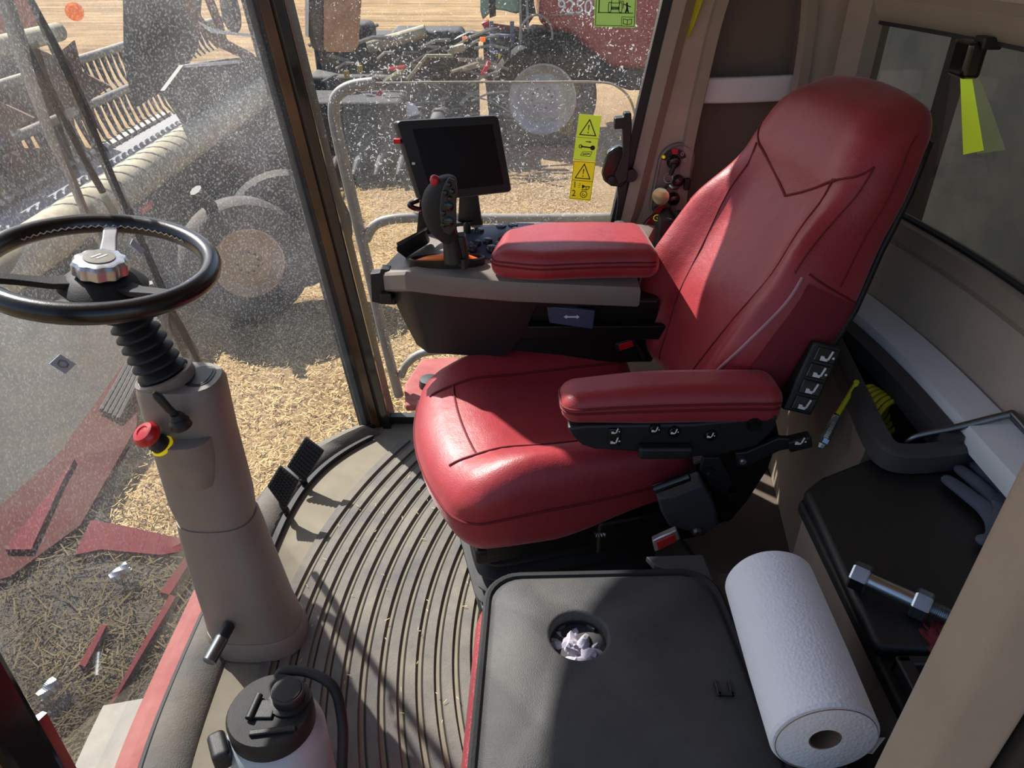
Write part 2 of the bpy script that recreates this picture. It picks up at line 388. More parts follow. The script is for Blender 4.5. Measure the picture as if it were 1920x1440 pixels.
SC.cycles.max_bounces = 10; SC.cycles.transparent_max_bounces = 16; SC.cycles.use_denoising = True

TANDK = mat('brown_riser_lining', (92, 80, 72), rough=.9, bump=.4, bscale=500)
# ---------------------------------------------------------------- cab shell
YR = 2.15                                   # right side of the cab
YC = 1.35
def wsx(y, z):                              # curved windscreen, leaning forward at the top
    hw = .8 if y > YC else 1.02
    return -.785 + .335 * min(1.3, (abs(y - YC) / hw) ** 4) - .118 * z
def rearx(y): return 1.02 - .2 * max(0, y - 1.3) ** 2
RC = Vector((1.0, 1.22, 0))                 # centre of the ribs of the floor mat
b = MB(); pts = []
ys = [.30 + i * (YR - .30) / 40 for i in range(41)]
outline = [Vector((wsx(y, 0), y, 0)) for y in ys] + [Vector((1.0, YR, 0)), Vector((1.0, .30, 0))]
b.prism([p - Vector((0, 0, .005)) for p in outline], (0, 0, -.06))
flo = struct(b.build('floor', FLOORG, smooth=False))
b = MB(); b.rbox((.56, 1.55, .06), (.20, .54, .07), .012); b.build('floor_riser', TANDK, flo)
# ribs of the mat
b = MB()
for k in range(26):
    r0 = .60 + k * .043
    if r0 > 1.60: break
    run = []
    def flush():
        global run
        if len(run) > 2:
            V = []
            for (a, rr) in run:
                q = []
                for (dr, dz) in ((-.015, -.004), (-.013, .0035), (.010, .0035), (.012, -.004)):
                    q.append(RC + Vector((math.cos(a) * (rr + dr), math.sin(a) * (rr + dr), dz)))
                V.append(q)
            b.loft(V, cap=True)
        run = []
    for i in range(121):
        a = R(115) + R(150) * i / 120
        p = RC + Vector((math.cos(a) * r0, math.sin(a) * r0, 0))
        ok = .32 < p.y < 2.06 and p.x < .2 and p.x > wsx(p.y, 0) + .10
        if ok: run.append((a, r0))
        else: flush()
    flush()
b.build('floor_ribs', FLOORM, flo)
b = MB()
for k in range(26):
    r0 = .60 + k * .043 + .0155; V = []
    for i in range(121):
        a = R(115) + R(150) * i / 120; p = RC + Vector((math.cos(a) * r0, math.sin(a) * r0, 0))
        if r0 < 1.60 and .32 < p.y < 2.06 and p.x < .2 and p.x > wsx(p.y, 0) + .10:
            V.append([RC + Vector((math.cos(a) * (r0 + d_), math.sin(a) * (r0 + d_), zz_)) for d_, zz_ in ((-.0016, -.004), (-.0016, -.0028), (.0016, -.0028), (.0016, -.004))])
    if len(V) > 2: b.loft(V)
b.build('floor_lines', FLOORL, flo, smooth=False)
# smooth raised border of the mat along the windscreen
b = MB(); rings = []
for i in range(41):
    y = .36 + (2.08 - .36) * i / 40; x = wsx(y, 0)
    rings.append([Vector((x + .015, y, -.004)), Vector((x + .012, y, .03)), Vector((x + .045, y, .034)), Vector((x + .088, y, .012)), Vector((x + .098, y, -.004))])
b.loft(rings)
b.build('floor_border', FLOORM, flo)
b = MB(); rings = []
for i in range(31):
    y = 1.50 + (2.05 - 1.5) * i / 30; x = wsx(y, 0)
    rings.append([Vector((x + .10, y, -.002)), Vector((x + .10, y, .012)), Vector((x + .116, y, .012)), Vector((x + .116, y, -.002))])
b.loft(rings); b.build('floor_seal', RUB, flo)

# windscreen: gasket frame + pane
ZT = 2.05; ZW = 1.55
b = MB()
b.tube([(wsx(y, .0), y, 0.0) for y in ys if y > .56], .012, 8)
b.tube([(wsx(y, ZT), y, ZT) for y in ys if y > .56], .016, 8)
win1 = struct(b.build('window_1', RUB))
G1 = dirty_glass('windscreen_glass', .13, .18, 120, gloss=.03, grad=.75)
b = MB(); b.grid(lambda u, v: (wsx(.58 + u * 1.57, v * ZT), .58 + u * 1.57, v * ZT), 40, 8)
b.build('pane', G1, win1)
# right-hand window
xf0 = lambda z: -.453 - .118 * z
xr0 = lambda z: .20 + .155 * z
b = MB()
for (xa, xb) in ((lambda z: xr0(z) - .018, lambda z: xr0(z)),):
    b.loft([[Vector((xa(z), YR - .012, z)), Vector((xb(z) + .012, YR - .012, z)), Vector((xb(z) + .012, YR + .02, z)), Vector((xa(z), YR + .02, z))] for z in (0.0, .8, ZW)])
b.box(((xf0(0) + xr0(0)) / 2, YR + .004, .012), ((xr0(0) - xf0(0)) / 2, .014, .014))
win2 = struct(b.build('window_2', BLK, smooth=False))
G2 = dirty_glass('side_glass', .045, .6, 80, gloss=.035, grad=.75)
b = MB(); b.grid(lambda u, v: (xf0(v * ZW) * (1 - u) + xr0(v * ZW) * u, YR + .004, v * ZW), 10, 10)
b.build('pane', G2, win2)

# right front pillar: black post with grey and glossy strips
def lean(x, z): return Vector((x - .118 * z, 0, z))
def strip(dx0, dx1, y0, y1, name, m, parent=None):
    b = MB(); rr = []
    for z in (-.02, .4, .8, 1.2, ZT):
        o = lean(-.453, z)
        rr.append([o + Vector((dx0, y0, 0)), o + Vector((dx1, y0, 0)), o + Vector((dx1, y1, 0)), o + Vector((dx0, y1, 0))])
    b.loft(rr); return b.build(name, m, parent, smooth=False, bevel=.004)
tp = strip(-.085, .03, 2.125, 2.21, 'trim_1', BLK); struct(tp)
strip(-.074, -.052, 2.117, 2.128, 'grey_strip', POSTG, tp)
strip(-.040, -.008, 2.119, 2.128, 'glossy_strip', POSTR, tp)
strip(.000, .030, 2.112, 2.13, 'rubber_seal', POSTB, tp)
# left front pillar (beside the door)
b = MB(); b.prism([(-.64, .615, -.05), (-.655, .55, -.05), (-.78, .50, -.05), (-.80, .60, -.05)], (0, 0, ZT + .05)); tl = struct(b.build('trim_2', POSTB, smooth=False, bevel=.012))
b = MB(); b.prism([(-.652, .6305, -.05), (-.645, .628, -.05), (-.652, .612, -.05), (-.668, .612, -.05)], (0, 0, .62)); b.build('red_reflection', REDP, tl)  # thin red prism imitates a reflection in the glossy pillar

# roof slab and ceiling
b = MB(); b.prism([Vector((wsx(y, ZT) + .02, y, ZT)) for y in ys] + [Vector((1.25, YR + .06, ZT)), Vector((1.25, .30, ZT))], (0, 0, .14))
struct(b.build('ceiling', TANF, smooth=False))

# right rear corner: lined panel with a pocket recess, from the window to the rear window
PX0 = lambda z: xr0(z) + .012
PXE = .905
rec = [(.515, .62), (.505, .9), (.53, 1.2), (.552, 1.34), (.575, 1.385), (.62, 1.405), (.70, 1.405), (.745, 1.385), (.765, 1.34), (.78, 1.2), (.79, .9), (.79, .62)]
b = MB()
zs = [0, .3, .62, .9, 1.2, 1.34, 1.405, 1.74]
def at_rec(z, side):
    R_ = rec[:6] if side == 0 else rec[6:][::-1]
    if z <= R_[0][1]: return R_[0][0]
    for (x0, z0), (x1, z1) in zip(R_, R_[1:]):
        if z0 <= z <= z1: return x0 + (x1 - x0) * (z - z0) / max(1e-6, z1 - z0)
    return R_[-1][0]
zz = [0, .62, .9, 1.05, 1.2, 1.34, 1.385, 1.405]
b.loft([[Vector((PX0(z), YR, z)), Vector((at_rec(z, 0), YR, z)), Vector((at_rec(z, 0), YR + .05, z)), Vector((PX0(z), YR + .05, z))] for z in zz])
b.loft([[Vector((at_rec(z, 1), YR, z)), Vector((PXE + .04, YR, z)), Vector((PXE + .04, YR + .05, z)), Vector((at_rec(z, 1), YR + .05, z))] for z in zz])
b.prism([(PX0(1.405), YR, 1.405), (PXE + .04, YR, 1.405), (PXE + .04, YR, ZT), (PX0(ZT), YR, ZT)], (0, .05, 0)); b.prism([(xf0(ZW), YR, ZW), (PX0(ZW), YR, ZW), (PX0(ZT), YR, ZT), (xf0(ZT), YR, ZT)], (0, .05, 0))
b.prism([(.515, YR, 0), (.79, YR, 0), (.79, YR, .62), (.515, YR, .62)], (0, .05, 0))
wr = struct(b.build('wall_right', TANF, smooth=False))
b = MB()
bk = [Vector((x, YR + .10, z)) for x, z in rec]; fr = [Vector((x, YR, z)) for x, z in rec]
V1 = [b.v(p) for p in fr]; V2 = [b.v(p) for p in bk]; n = len(fr)
for i in range(n): b.f([V1[i], V1[(i + 1) % n], V2[(i + 1) % n], V2[i]])
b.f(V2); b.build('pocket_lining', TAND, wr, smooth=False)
b = MB()
rim_path = spline([(x, YR - .006, z) for x, z in rec], 5)
rings = []
for i, p in enumerate(rim_path):
    a = rim_path[max(i - 1, 0)]; c = rim_path[min(i + 1, len(rim_path) - 1)]; t = (c - a).normalized()
    o = Vector((-t.z, 0, t.x)); 
    rings.append([p + o * .024 + Vector((0, .006, 0)), p + o * .020 + Vector((0, -.010, 0)), p - o * .008 + Vector((0, -.012, 0)), p - o * .016 + Vector((0, .012, 0))])
b.loft(rings); b.build('pocket_rim', TAN, wr)
b = MB(); b.rbox((.648, YR + .035, 1.105), (.133, .012, .034), .008, deform=lambda p: (p.x, p.y - .012 * (1 - (p.x / .133) ** 2), p.z + .004 * p.x / .133))
b.build('pocket_bar', LEDGE, wr)
b = MB(); b.rbox((.655, YR + .03, 1.372), (.020, .012, .010), .004); part_label(b.build('pocket_clip', GREYM, wr), 'small grey metal clip')
# grey inner frame between the side window and the lined panel
b = MB(); rr = []
for z in (0, .5, .62, .70, .78, .9, 1.3, 1.7):
    x0 = PX0(z); wd = .055 - (.012 if .66 < z < .74 else 0)
    rr.append([Vector((x0 - .004, YR - .022, z)), Vector((x0 + wd * .5, YR - .03, z)), Vector((x0 + wd, YR - .004, z)), Vector((x0 + wd, YR + .01, z)), Vector((x0 - .004, YR + .01, z))])
b.loft(rr); struct(b.build('trim_3', TAN))
# yellow grab strap running down the frame beside the lined panel
b = MB(); rr = []
for z in (1.24, 1.27, 1.35, 1.5, 1.66):
    x0 = PX0(z) + .058; ww = .016 * smooth01((z - 1.22) / .1)
    rr.append([Vector((x0, YR - .004, z)), Vector((x0 + ww, YR - .016, z)), Vector((x0 + ww * 1.6, YR - .004, z))])
b.loft(rr); tag(b.build('yellow_edge_strip', YEL), 'yellow strip down the lined panel beside the side window frame', 'strip')

# rear wall
def rear_strip(prof, y0, y1, n=24):
    """prof: list of (offset behind/in front of the curved rear line, z)"""
    return [[Vector((rearx(y) + dx, y, z)) for dx, z in prof] for y in [y0 + (y1 - y0) * i / n for i in range(n + 1)]]
b = MB()
b.loft(rear_strip([(-.052, .655), (-.045, .76), (-.018, .83), (.05, .83), (.05, .655)], .30, YR))
b.loft(rear_strip([(.02, 0), (.02, .66), (.06, .66), (.06, 0)], .30, YR))
b.loft(rear_strip([(-.02, 1.355), (-.06, ZT), (.06, ZT), (.06, 1.355)], .30, YR))
rw = struct(b.build('wall_rear', TANF, angle=25))
b = MB()
b.loft(rear_strip([(-.024, .815), (-.036, .835), (-.026, .855), (-.030, .875), (.01, .885), (.01, .815)], .30, 2.06))
b.loft(rear_strip([(-.024, 1.365), (-.04, 1.345), (-.03, 1.318), (-.016, 1.295), (.01, 1.285), (.01, 1.365)], .30, 2.06))
for (ya, yb) in ((2.035, 2.085),):
    b.loft([[Vector((rearx(ya) - .036, ya - .02, z)), Vector((rearx(yb) - .05, yb, z)), Vector((rearx(yb) + .02, yb + .01, z)), Vector((rearx(ya) + .02, ya - .02, z))] for z in (.82, 1.1, 1.36)])
win3 = struct(b.build('window_3', TAN))
G3 = dirty_glass('rear_glass', .03, .05, 30, tint=(.45, .47, .45), gloss=.16)
b = MB(); b.grid(lambda u, v: (rearx(.3 + u * 1.75) - .004, .3 + u * 1.75, .86 + v * .46), 16, 2)
b.build('pane', G3, win3)
b = MB(); b.loft(rear_strip([(-.014, .868), (-.016, .886), (-.006, .89), (-.004, .868)], .30, 2.03)); 
b.loft(rear_strip([(-.014, 1.30), (-.016, 1.287), (-.006, 1.284), (-.004, 1.30)], .30, 2.03)); b.build('black_gasket', RUB, win3)
# pale ledge in front of the rear wall and dark storage well before it
b = MB()
b.loft(rear_strip([(-.135, .655), (-.130, .668), (-.06, .685), (-.052, .68), (-.052, .62), (-.13, .62)], .60, 2.12))
struct(b.build('trim_4', LEDGE))
b = MB()
b.loft(rear_strip([(-.175, .60), (-.172, .643), (-.136, .648), (-.132, .60)], 1.17, 2.12))
struct(b.build('trim_5', DGREY))

# storage well behind the seat
def wellx(y): return .735 + .085 * (y - 1.15) / .6
b = MB(); rr = []
rim_pts = spline([(wellx(2.1), 2.1, 0), (wellx(1.7), 1.7, 0), (wellx(1.35), 1.35, 0), (wellx(1.22), 1.22, 0), (wellx(1.15) + .012, 1.165, 0), (wellx(1.1) + .06, 1.155, 0), (.86, 1.165, 0), (.905, 1.175, 0)], 5)
for i, p in enumerate(rim_pts):
    t = (rim_pts[min(i + 1, len(rim_pts) - 1)] - rim_pts[max(i - 1, 0)]).normalized(); o_ = Vector((t.y, -t.x, 0))
    rr.append([p + o_ * a + Vector((0, 0, z)) for a, z in ((.022, .585), (.020, .622), (.012, .630), (-.012, .633), (-.020, .622), (-.020, .585))])
b.loft(rr)
well = b.build('storage_bin', DGREY)
tag(well, 'dark grey open storage well behind the red seat, holding the yellow hose', 'storage bin')
b = MB()
y0, y1 = 1.15, 2.1
b.quad((wellx(y0) + .012, y0, .60), (wellx(y1) + .012, y1, .60), (wellx(y1) + .03, y1, .40), (wellx(y0) + .03, y0, .40))
b.quad((wellx(y0) + .03, y0, .40), (wellx(y1) + .03, y1, .40), (rearx(y1) - .14, y1, .40), (rearx(y0) - .14, y0, .40))
b.loft([[Vector((rearx(y) - .15, y, .40)), Vector((rearx(y) - .15, y, .60))] for y in [y0 + (y1 - y0) * i / 8 for i in range(9)]], closed=False)
b.quad((wellx(y0) + .012, y0, .60), (wellx(y0) + .03, y0, .40), (rearx(y0) - .14, y0, .40), (rearx(y0) - .14, y0, .60))
b.build('bin_lining', BLK, well, smooth=False)
b = MB(); yb = 1.58
b.prism([(wellx(yb) + .03, yb, .41), (rearx(yb) - .155, yb, .41), (rearx(yb) - .155, yb, .60), (wellx(yb) + .06, yb, .60)], (0, .006, 0)); b.build('divider', DGREY, well, smooth=False)
# tan front wall of the well
b = MB(); rr = []
for i in range(9):
    y = 1.215 + i * (2.1 - 1.215) / 8; x = wellx(y)
    rr.append([Vector((x - .016, y, .61)), Vector((x - .05, y, .3)), Vector((x - .06, y, .0)), Vector((x, y, .0)), Vector((x - .004, y, .61))])
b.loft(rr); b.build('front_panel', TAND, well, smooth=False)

# left rear door post with rubber seal
b = MB()
b.rbox((.443, .445, 1.02), (.038, .03, 1.03), .014, deform=lambda p: (p.x + .018 * (p.z / .9), p.y, p.z), flat=4)
dp = struct(b.build('trim_6', TAN))
b = MB(); b.rbox((.499, .44, 1.02), (.018, .036, 1.03), .008, deform=lambda p: (p.x + .018 * (p.z / .9), p.y, p.z), flat=4); b.build('rubber_seal', RUB, dp)
b = MB(); b.rbox((.541, .43, 1.02), (.024, .04, 1.03), .006, deform=lambda p: (p.x + .018 * (p.z / .9), p.y, p.z), flat=4); b.build('black_flange', POSTB, dp)
b = MB(); b.prism([(.57, .40, 0), (1.0, .40, 0), (1.0, .40, .56), (.57, .40, .56)], (0, .04, 0)); struct(b.build('wall_left', TANF, smooth=False))
# ---------------------------------------------------------------- driver seat
SO = Vector((.05, 1.50, 0)); SPHI = R(14)
seat = thing('driver_seat', 'red leather driver seat with two-tone backrest on black suspension base', 'seat', SO, SPHI)
SX = Matrix.Translation(SO) @ Matrix.Rotation(SPHI, 4, 'Z')
# cushion
CHX, CHY, CHZ, CR = .30, .285, .096, .058
def cush(p):
    u, v, wz = p.x / CHX, p.y / CHY, p.z / CHZ
    z = p.z
    if z > 0:
        z += .046 * smooth01((abs(v) - .45) / .35) * wz * smooth01((u + 1.15) / .9)
        z -= .022 * smooth01((-u - .45) / .6) * wz
        z += .012 * math.exp(-((u + .55) / .3) ** 2) * (1 - v * v) * wz
    else:
        z += .105 * smooth01((u + .25) / 1.1) * -wz
    x = p.x + (.055 * v * v if u < 0 else 0) * min(1, -u if u < 0 else 0)
    x -= .020 * (1 - abs(wz)) * max(0, -u)
    y = p.y * (1 - .05 * smooth01(u) - .05 * smooth01(-u - .5))
    return Vector((x, y, z + .020 * (1 - u) * .5 - .006))
CC = Vector((.03, 0, .385))
def cpt(u, v, wz, off=.001):
    q = rb_point((u * CHX, v * CHY, wz * CHZ), (CHX, CHY, CHZ), CR)
    q2 = cush(q); n = (q - Vector((max(-CHX + CR, min(CHX - CR, q.x)), max(-CHY + CR, min(CHY - CR, q.y)), max(-CHZ + CR, min(CHZ - CR, q.z))))).normalized()
    return CC + q2 + n * off
b = MB(SX); b.rbox(CC, (CHX, CHY, CHZ), CR, deform=cush, k=6, flat=16)
cu = b.build('cushion', RED, seat, angle=180)
b = MB(SX)
for v in (-.52, .52): b.tube([cpt(-.93 + i * 1.8 / 30, v * (1 + .12 * (i / 30)), 1) for i in range(31)], .0035, 6)
b.tube([cpt(-.70, -.52 + 1.04 * i / 16, 1) for i in range(17)], .003, 6)
b.tube([cpt(.95 - i * 1.95 / 24, -1, .35 - .25 * (i / 24)) for i in range(25)] + [cpt(-1, -.97 + 1.94 * i / 20, .10) for i in range(21)] + [cpt(-1 + i * 1.95 / 24, 1, .10 + .25 * i / 24) for i in range(25)], .003, 6)
b.build('seam', SEAM, cu)
# backrest
RB = R(26)
BX0, BZ0 = .405, .485
HT, HWD, HH, BR = .072, .280, .403, .062
def bmap(t, y, h): return Vector((BX0 + t * math.cos(RB) + h * math.sin(RB), y, BZ0 + h * math.cos(RB) - t * math.sin(RB)))
def prof(s, tab):
    for (a, x), (c, y) in zip(tab, tab[1:]):
        if s <= c: return x + (y - x) * smooth01((s - a) / (c - a))
    return tab[-1][1]
WTAB = [(0, .72), (.28, 1.0), (.42, 1.0), (.70, .82), (1.0, .70)]
def backd(p):
    s = (p.z + HH) / (2 * HH); v = p.y / HWD
    y = p.y * prof(s, WTAB)
    t = p.x
    if t < 0:
        k = -t / HT
        t -= .072 * smooth01((abs(v) - .42) / .4) * k * prof(s, [(0, .2), (.25, 1), (.5, .8), (.75, .1), (1, 0)])
        t -= .022 * k * math.exp(-((s - .28) / .16) ** 2) * (1 - v * v)
        t -= .018 * k * smooth01((s - .66) / .1) * (1 - smooth01((abs(v) - .6) / .4))
        t += .05 * k * smooth01((s - .86) / .16)
    else:
        t -= .03 * smooth01((s - .6) / .4) * t / HT
    h = p.z + HH - .03 * smooth01((s - .8) / .2) * v * v
    return bmap(t, y, h)
b = MB(SX); b.rbox((0, 0, 0), (HT, HWD, HH), BR, deform=backd, k=6, flat=20)
bk = b.build('backrest', REDB2, seat, angle=180)
def bpt(v, s, side=0, off=.002):
    if side == 0: q = rb_point((-HT, v * HWD, -HH + s * 2 * HH), (HT, HWD, HH), BR); q.x -= off
    else: q = rb_point((v * HT, side * HWD, -HH + s * 2 * HH), (HT, HWD, HH), BR); q.y += off * side
    return backd(q)
b = MB(SX)
def seamline(pts, r=.0022): b.tube(spline(pts, 8), r, 6)
def polyseam(uv, r=.0022, n=10, side=0):
    P = [Vector((u, v_, 0)) for u, v_ in uv]; P = spline(P, n) if len(P) > 2 else [P[0].lerp(P[1], i / 16) for i in range(17)]
    b.tube([bpt(max(-1, min(1, p.x)), p.y, side, .0006) for p in P], r, 6)
# headrest seam: a shallow V across the front; two long seams down the bolsters; one across the near side
polyseam([(.97, .86), (.80, .78), (.62, .735)]); polyseam([(-.97, .80), (-.85, .76), (-.70, .735)])
polyseam([(.62, .735), (-.10, .645)], .003); polyseam([(-.70, .735), (-.10, .645)], .003)
for sg in (-1, 1):
    polyseam([(sg * .66, .735), (sg * .62, .62), (sg * .52, .46), (sg * .44, .32), (sg * .38, .18), (sg * .34, .03)])
    polyseam([(sg * .97, .80), (sg * .93, .62), (sg * .90, .5)])
b.build('seam', SEAM, bk)
b = MB(SX)
polyseam([(-.97, .50), (-.95, .40), (-.90, .28), (-.83, .14), (-.74, .02)], .0034)
part_label(b.build('piping', PIPE, bk), 'pale pink piping along the near bolster')
b = MB(SX)
polyseam([(-.95, .515), (-.2, .505), (.5, .50), (.95, .50)], .0026, side=-1)
polyseam([(-.3, .93), (-.1, .7), (-.15, .52)], .002, side=-1)
b.build('side_seam', SEAM, bk)
# darker woven side panel below the side seam, and hard back shell
b = MB(SX)
b.grid(lambda u, v: bpt(-.86 + 1.72 * u, .04 + .455 * v, -1, .003), 8, 12)
part_label(b.build('side_panel', REDF, bk), 'dark red woven side panel')
b = MB(SX)
b.grid(lambda u, v: backd(rb_point((HT, (-.96 + 1.92 * u) * HWD, -HH + (.02 + .92 * v) * 2 * HH), (HT, HWD, HH), BR) + Vector((.01, 0, 0))), 8, 12)
b.build('back_shell', BLK, bk, solid=.012)
# scuff of grime on the crown is part of the leather; seat base, suspension bellows
b = MB(SX)
def rr_ring(hx, hy, z, r=.06, c=(.06, 0)):
    P = []
    for (sx, sy, a0) in ((1, 1, 0), (-1, 1, 90), (-1, -1, 180), (1, -1, 270)):
        for i in range(5):
            a = R(a0 + 90 * i / 4); P.append(Vector((c[0] + sx * (hx - r) + r * math.cos(a), c[1] + sy * (hy - r) + r * math.sin(a), z)))
    return P
rings = []
for k in range(4):
    z = .045 + k * .048
    rings += [rr_ring(.225, .20, z), rr_ring(.245, .222, z + .018), rr_ring(.248, .224, z + .028), rr_ring(.222, .198, z + .046)]
b.loft(rings); b.build('bellows', RUB, seat, angle=25)
b = MB(SX); b.rbox((.06, 0, .022), (.24, .2, .022), .01); b.rbox((.06, 0, .258), (.255, .235, .024), .012); b.rbox((.05, -.225, .285), (.22, .012, .03), .005)
b.rbox((.22, -.255, .30), (.14, .03, .05), .01); b.build('seat_frame', BLKM, seat)
# left armrest (near side) with control panel below it
def on_seatplane(u, v, y): return on_y(u, v, y)
ax0 = on_y(1052, 768, 1.255); ax1 = on_y(1462, 755, 1.275)
adir = (ax1 - ax0); alen = adir.length; ad = adir.normalized()
afr = frame(Vector((0, 0, 1)), ad)
ac = (ax0 + ax1) / 2 + Vector((0, .022, .004))
def armd(p):
    u = p.x / (alen / 2); k = 1 - .25 * smooth01((-u - .1) / 1.0)
    return Vector((p.x, p.y * (1 - .10 * smooth01(-u)), p.z * k - (.012 * smooth01(u - .2) if p.z < 0 else 0) + .006 * (1 - u * u)))
b = MB(); b.rbox(ac, (alen / 2, .056, .044), .034, rot=afr, deform=armd, k=6, flat=16)
arm = b.build('armrest', RED, seat, angle=180)
def apt(u, v, wz, off=.0012):
    h = (alen / 2, .056, .044); q = rb_point((u * h[0], v * h[1], wz * h[2]), h, .034); e = armd(q)
    c = Vector([max(-h[i] + .034, min(h[i] - .034, q[i])) for i in range(3)]); n = (q - c).normalized()
    return ac + afr @ (e + n * off)
b = MB()
for wz in (.28, -.02):
    b.tube([apt(-1, .85 - 1.7 * i / 10, wz) for i in range(11)] + [apt(-.95 + 1.93 * i / 30, -1, wz + .1 * (i / 30)) for i in range(31)], .0024, 6)
b.build('seam', SEAM, arm)
YA = 1.24
def plate(px_poly, y, th, mb=None):
    mb = mb or MB(); P = [on_y(u, v, y) for u, v in px_poly]; mb.prism(P, (0, th, 0)); return mb
pl = plate([(1063, 803), (1074, 820), (1092, 836), (1115, 843), (1190, 848), (1300, 858), (1362, 852), (1420, 838), (1452, 808), (1458, 780), (1300, 795), (1100, 798)], YA, .05)
panel = pl.build('control_panel', BLK, seat, bevel=.006)
def button(u, v, y, r, name, m, parent, n=20, depth=.006):
    c = on_y(u, v, y); mb = MB(); mb.lathe([(r * .2, -depth), (r * .8, -depth), (r, -depth * .4), (r, depth)], c, (0, 1, 0), n); return mb.build(name, m, parent)
def seat_icon(c, s, ex, ez, parent, m=WHITE, extra=True):
    """little white seat pictogram: back, squab and a dot"""
    c = Vector(c); ex = Vector(ex); ez = Vector(ez); nrm = ex.cross(ez).normalized() * .0006
    mb = MB()
    def poly(pts): mb.prism([c + ex * (x * s) + ez * (z * s) for x, z in pts], nrm)
    poly([(-.5, -.1), (-.5, -.5), (.15, -.5), (.28, -.25), (-.1, -.25), (-.2, -.1)])
    poly([(.12, -.3), (.34, .5), (.52, .44), (.30, -.36)])
    if extra: poly([(.55, -.2), (.75, -.2), (.75, -.02), (.55, -.02)])
    return mb.build('pictogram', m, parent, smooth=False)
EX, EZ = Vector((1, 0, 0)), Vector((0, 0, 1))
for (u, v, r) in ((1228, 805, .013), (1264, 809, .013), (1332, 816, .013)):
    bt = button(u, v, YA - .002, r, 'button', BLKG, panel)
    seat_icon(on_y(u, v, YA - .0105), .013, EX, EZ, bt)
mb = MB(); mb.rbox(on_y(1152, 818, YA), (.013, .006, .022), .003); rk = mb.build('rocker_switch', BLKG, panel)
seat_icon(on_y(1152, 826, YA - .008), .016, EX, EZ, rk); seat_icon(on_y(1153, 808, YA - .008), .014, EX, EZ, rk)
mb = MB(); mb.rbox(on_y(1247, 846, YA - .012), (.056, .012, .015), .008); mb.build('armrest_latch', BLK, panel)
b = MB(); c = on_y(1413, 795, YA); b.lathe([(.010, -.012), (.010, 0)], c, (0, 1, 0), 6); b.lathe([(.016, -.004), (.016, 0.01)], c, (0, 1, 0), 18); b.build('bolt', BLKM, panel, angle=30)
# recliner bracket, lever, retractor, bolts
YB = 1.27
pl = plate([(1335, 855), (1300, 870), (1305, 905), (1330, 940), (1340, 985), (1370, 978), (1402, 940), (1440, 880), (1462, 820), (1455, 790), (1400, 830)], YB, .03)
br = pl.build('recliner_bracket', BLKM, seat, bevel=.004)
pl = plate([(1318, 858), (1350, 858), (1375, 905), (1360, 930), (1330, 910), (1312, 885)], YB - .012, .012); pl.build('cover_plate', BLK, br, bevel=.003)
for (u, v, r) in ((1330, 886, .013), (1372, 930, .012), (1357, 955, .010)):
    mb = MB(); c = on_y(u, v, YB - .013); mb.lathe([(r, 0), (r, -.004)], c, (0, 1, 0), 20); mb.lathe([(r * .62, -.004), (r * .62, -.012)], c, (0, 1, 0), 6); mb.build('bolt', BLK, br, angle=30)
mb = MB(); p0 = on_y(1392, 862, YB - .02); p1 = on_y(1460, 838, YB - .022); p2 = on_y(1512, 824, YB - .022)
pl = plate([(1380, 850), (1400, 848), (1460, 822), (1482, 823), (1485, 842), (1462, 846), (1405, 874), (1383, 876)], YB - .03, .014, mb)
lv = mb.build('recline_lever', BLK, seat, bevel=.003)
mb = MB(); mb.rbox(on_y(1498, 828, YB - .024), (.024, .013, .015), .005, rot=rot('Y', -18)); kn = mb.build('lever_knob', BLK, lv)
seat_icon(on_y(1500, 827, YB - .039), .018, EX, EZ, kn)
mb = MB(); c = on_y(1392, 864, YB - .031); mb.lathe([(.008, 0), (.008, -.004)], c, (0, 1, 0), 16); mb.lathe([(.0045, -.004), (.0045, -.007)], c, (0, 1, 0), 6); mb.build('bolt', STEEL, lv)
# belt retractor
mb = plate([(1232, 935), (1262, 930), (1318, 908), (1340, 945), (1349, 985), (1322, 1005), (1255, 988), (1240, 962)], 1.215, .05)
rt = mb.build('belt_retractor', DGREY, seat, bevel=.006)
mb = MB(); q0 = on_y(1224, 918, 1.215); q1 = on_y(1294, 892, 1.215); mb.tube([q0, q0 + (q1 - q0) * .03, q1 - (q1 - q0) * .03, q1], [.006, .011, .011, .006], 14); mb.build('guide_roller', BLKG, rt)
mb = MB(); c = on_y(1307, 997, 1.212); mb.lathe([(.013, 0), (.013, -.003)], c, (0, 1, 0), 24); mb.lathe([(.0085, -.003), (.008, -.009)], c, (0, 1, 0), 6); part_label(mb.build('bolt', STEEL, rt, angle=30), 'bright steel hex bolt')
# seat belt buckle, near side
def buckle(pc, px_quad, y, stalk, name_label, dark):
    mb = MB(); P = [on_y(u, v, y) for u, v in px_quad]; mb.prism(P, (0, .016, 0)); o = mb.build('belt_buckle', dark, seat, bevel=.003)
    part_label(o, name_label)
    c = sum(P, Vector()) / 4
    mb = MB(); mb.prism([c + (p - c) * .72 + Vector((0, -.0015, 0)) for p in P], (0, -.0025, 0)); mb.build('release_button', REDB, o, bevel=.001)
    mb = MB(); mb.tube(spline([on_y(u, v, y + .012) for u, v in stalk], 6), .006, 8); mb.build('buckle_stalk', BLK, o)
buckle(None, [(1223, 1015), (1269, 994), (1276, 1012), (1228, 1036)], 1.17, [(1272, 1008), (1290, 1030), (1303, 1050)], 'belt buckle with red button on the near side', CHROME)
buckle(None, [(1154, 645), (1189, 633), (1194, 648), (1157, 661)], 1.695, [(1192, 645), (1202, 660), (1209, 672)], 'belt buckle with red button on the far side', BLK)
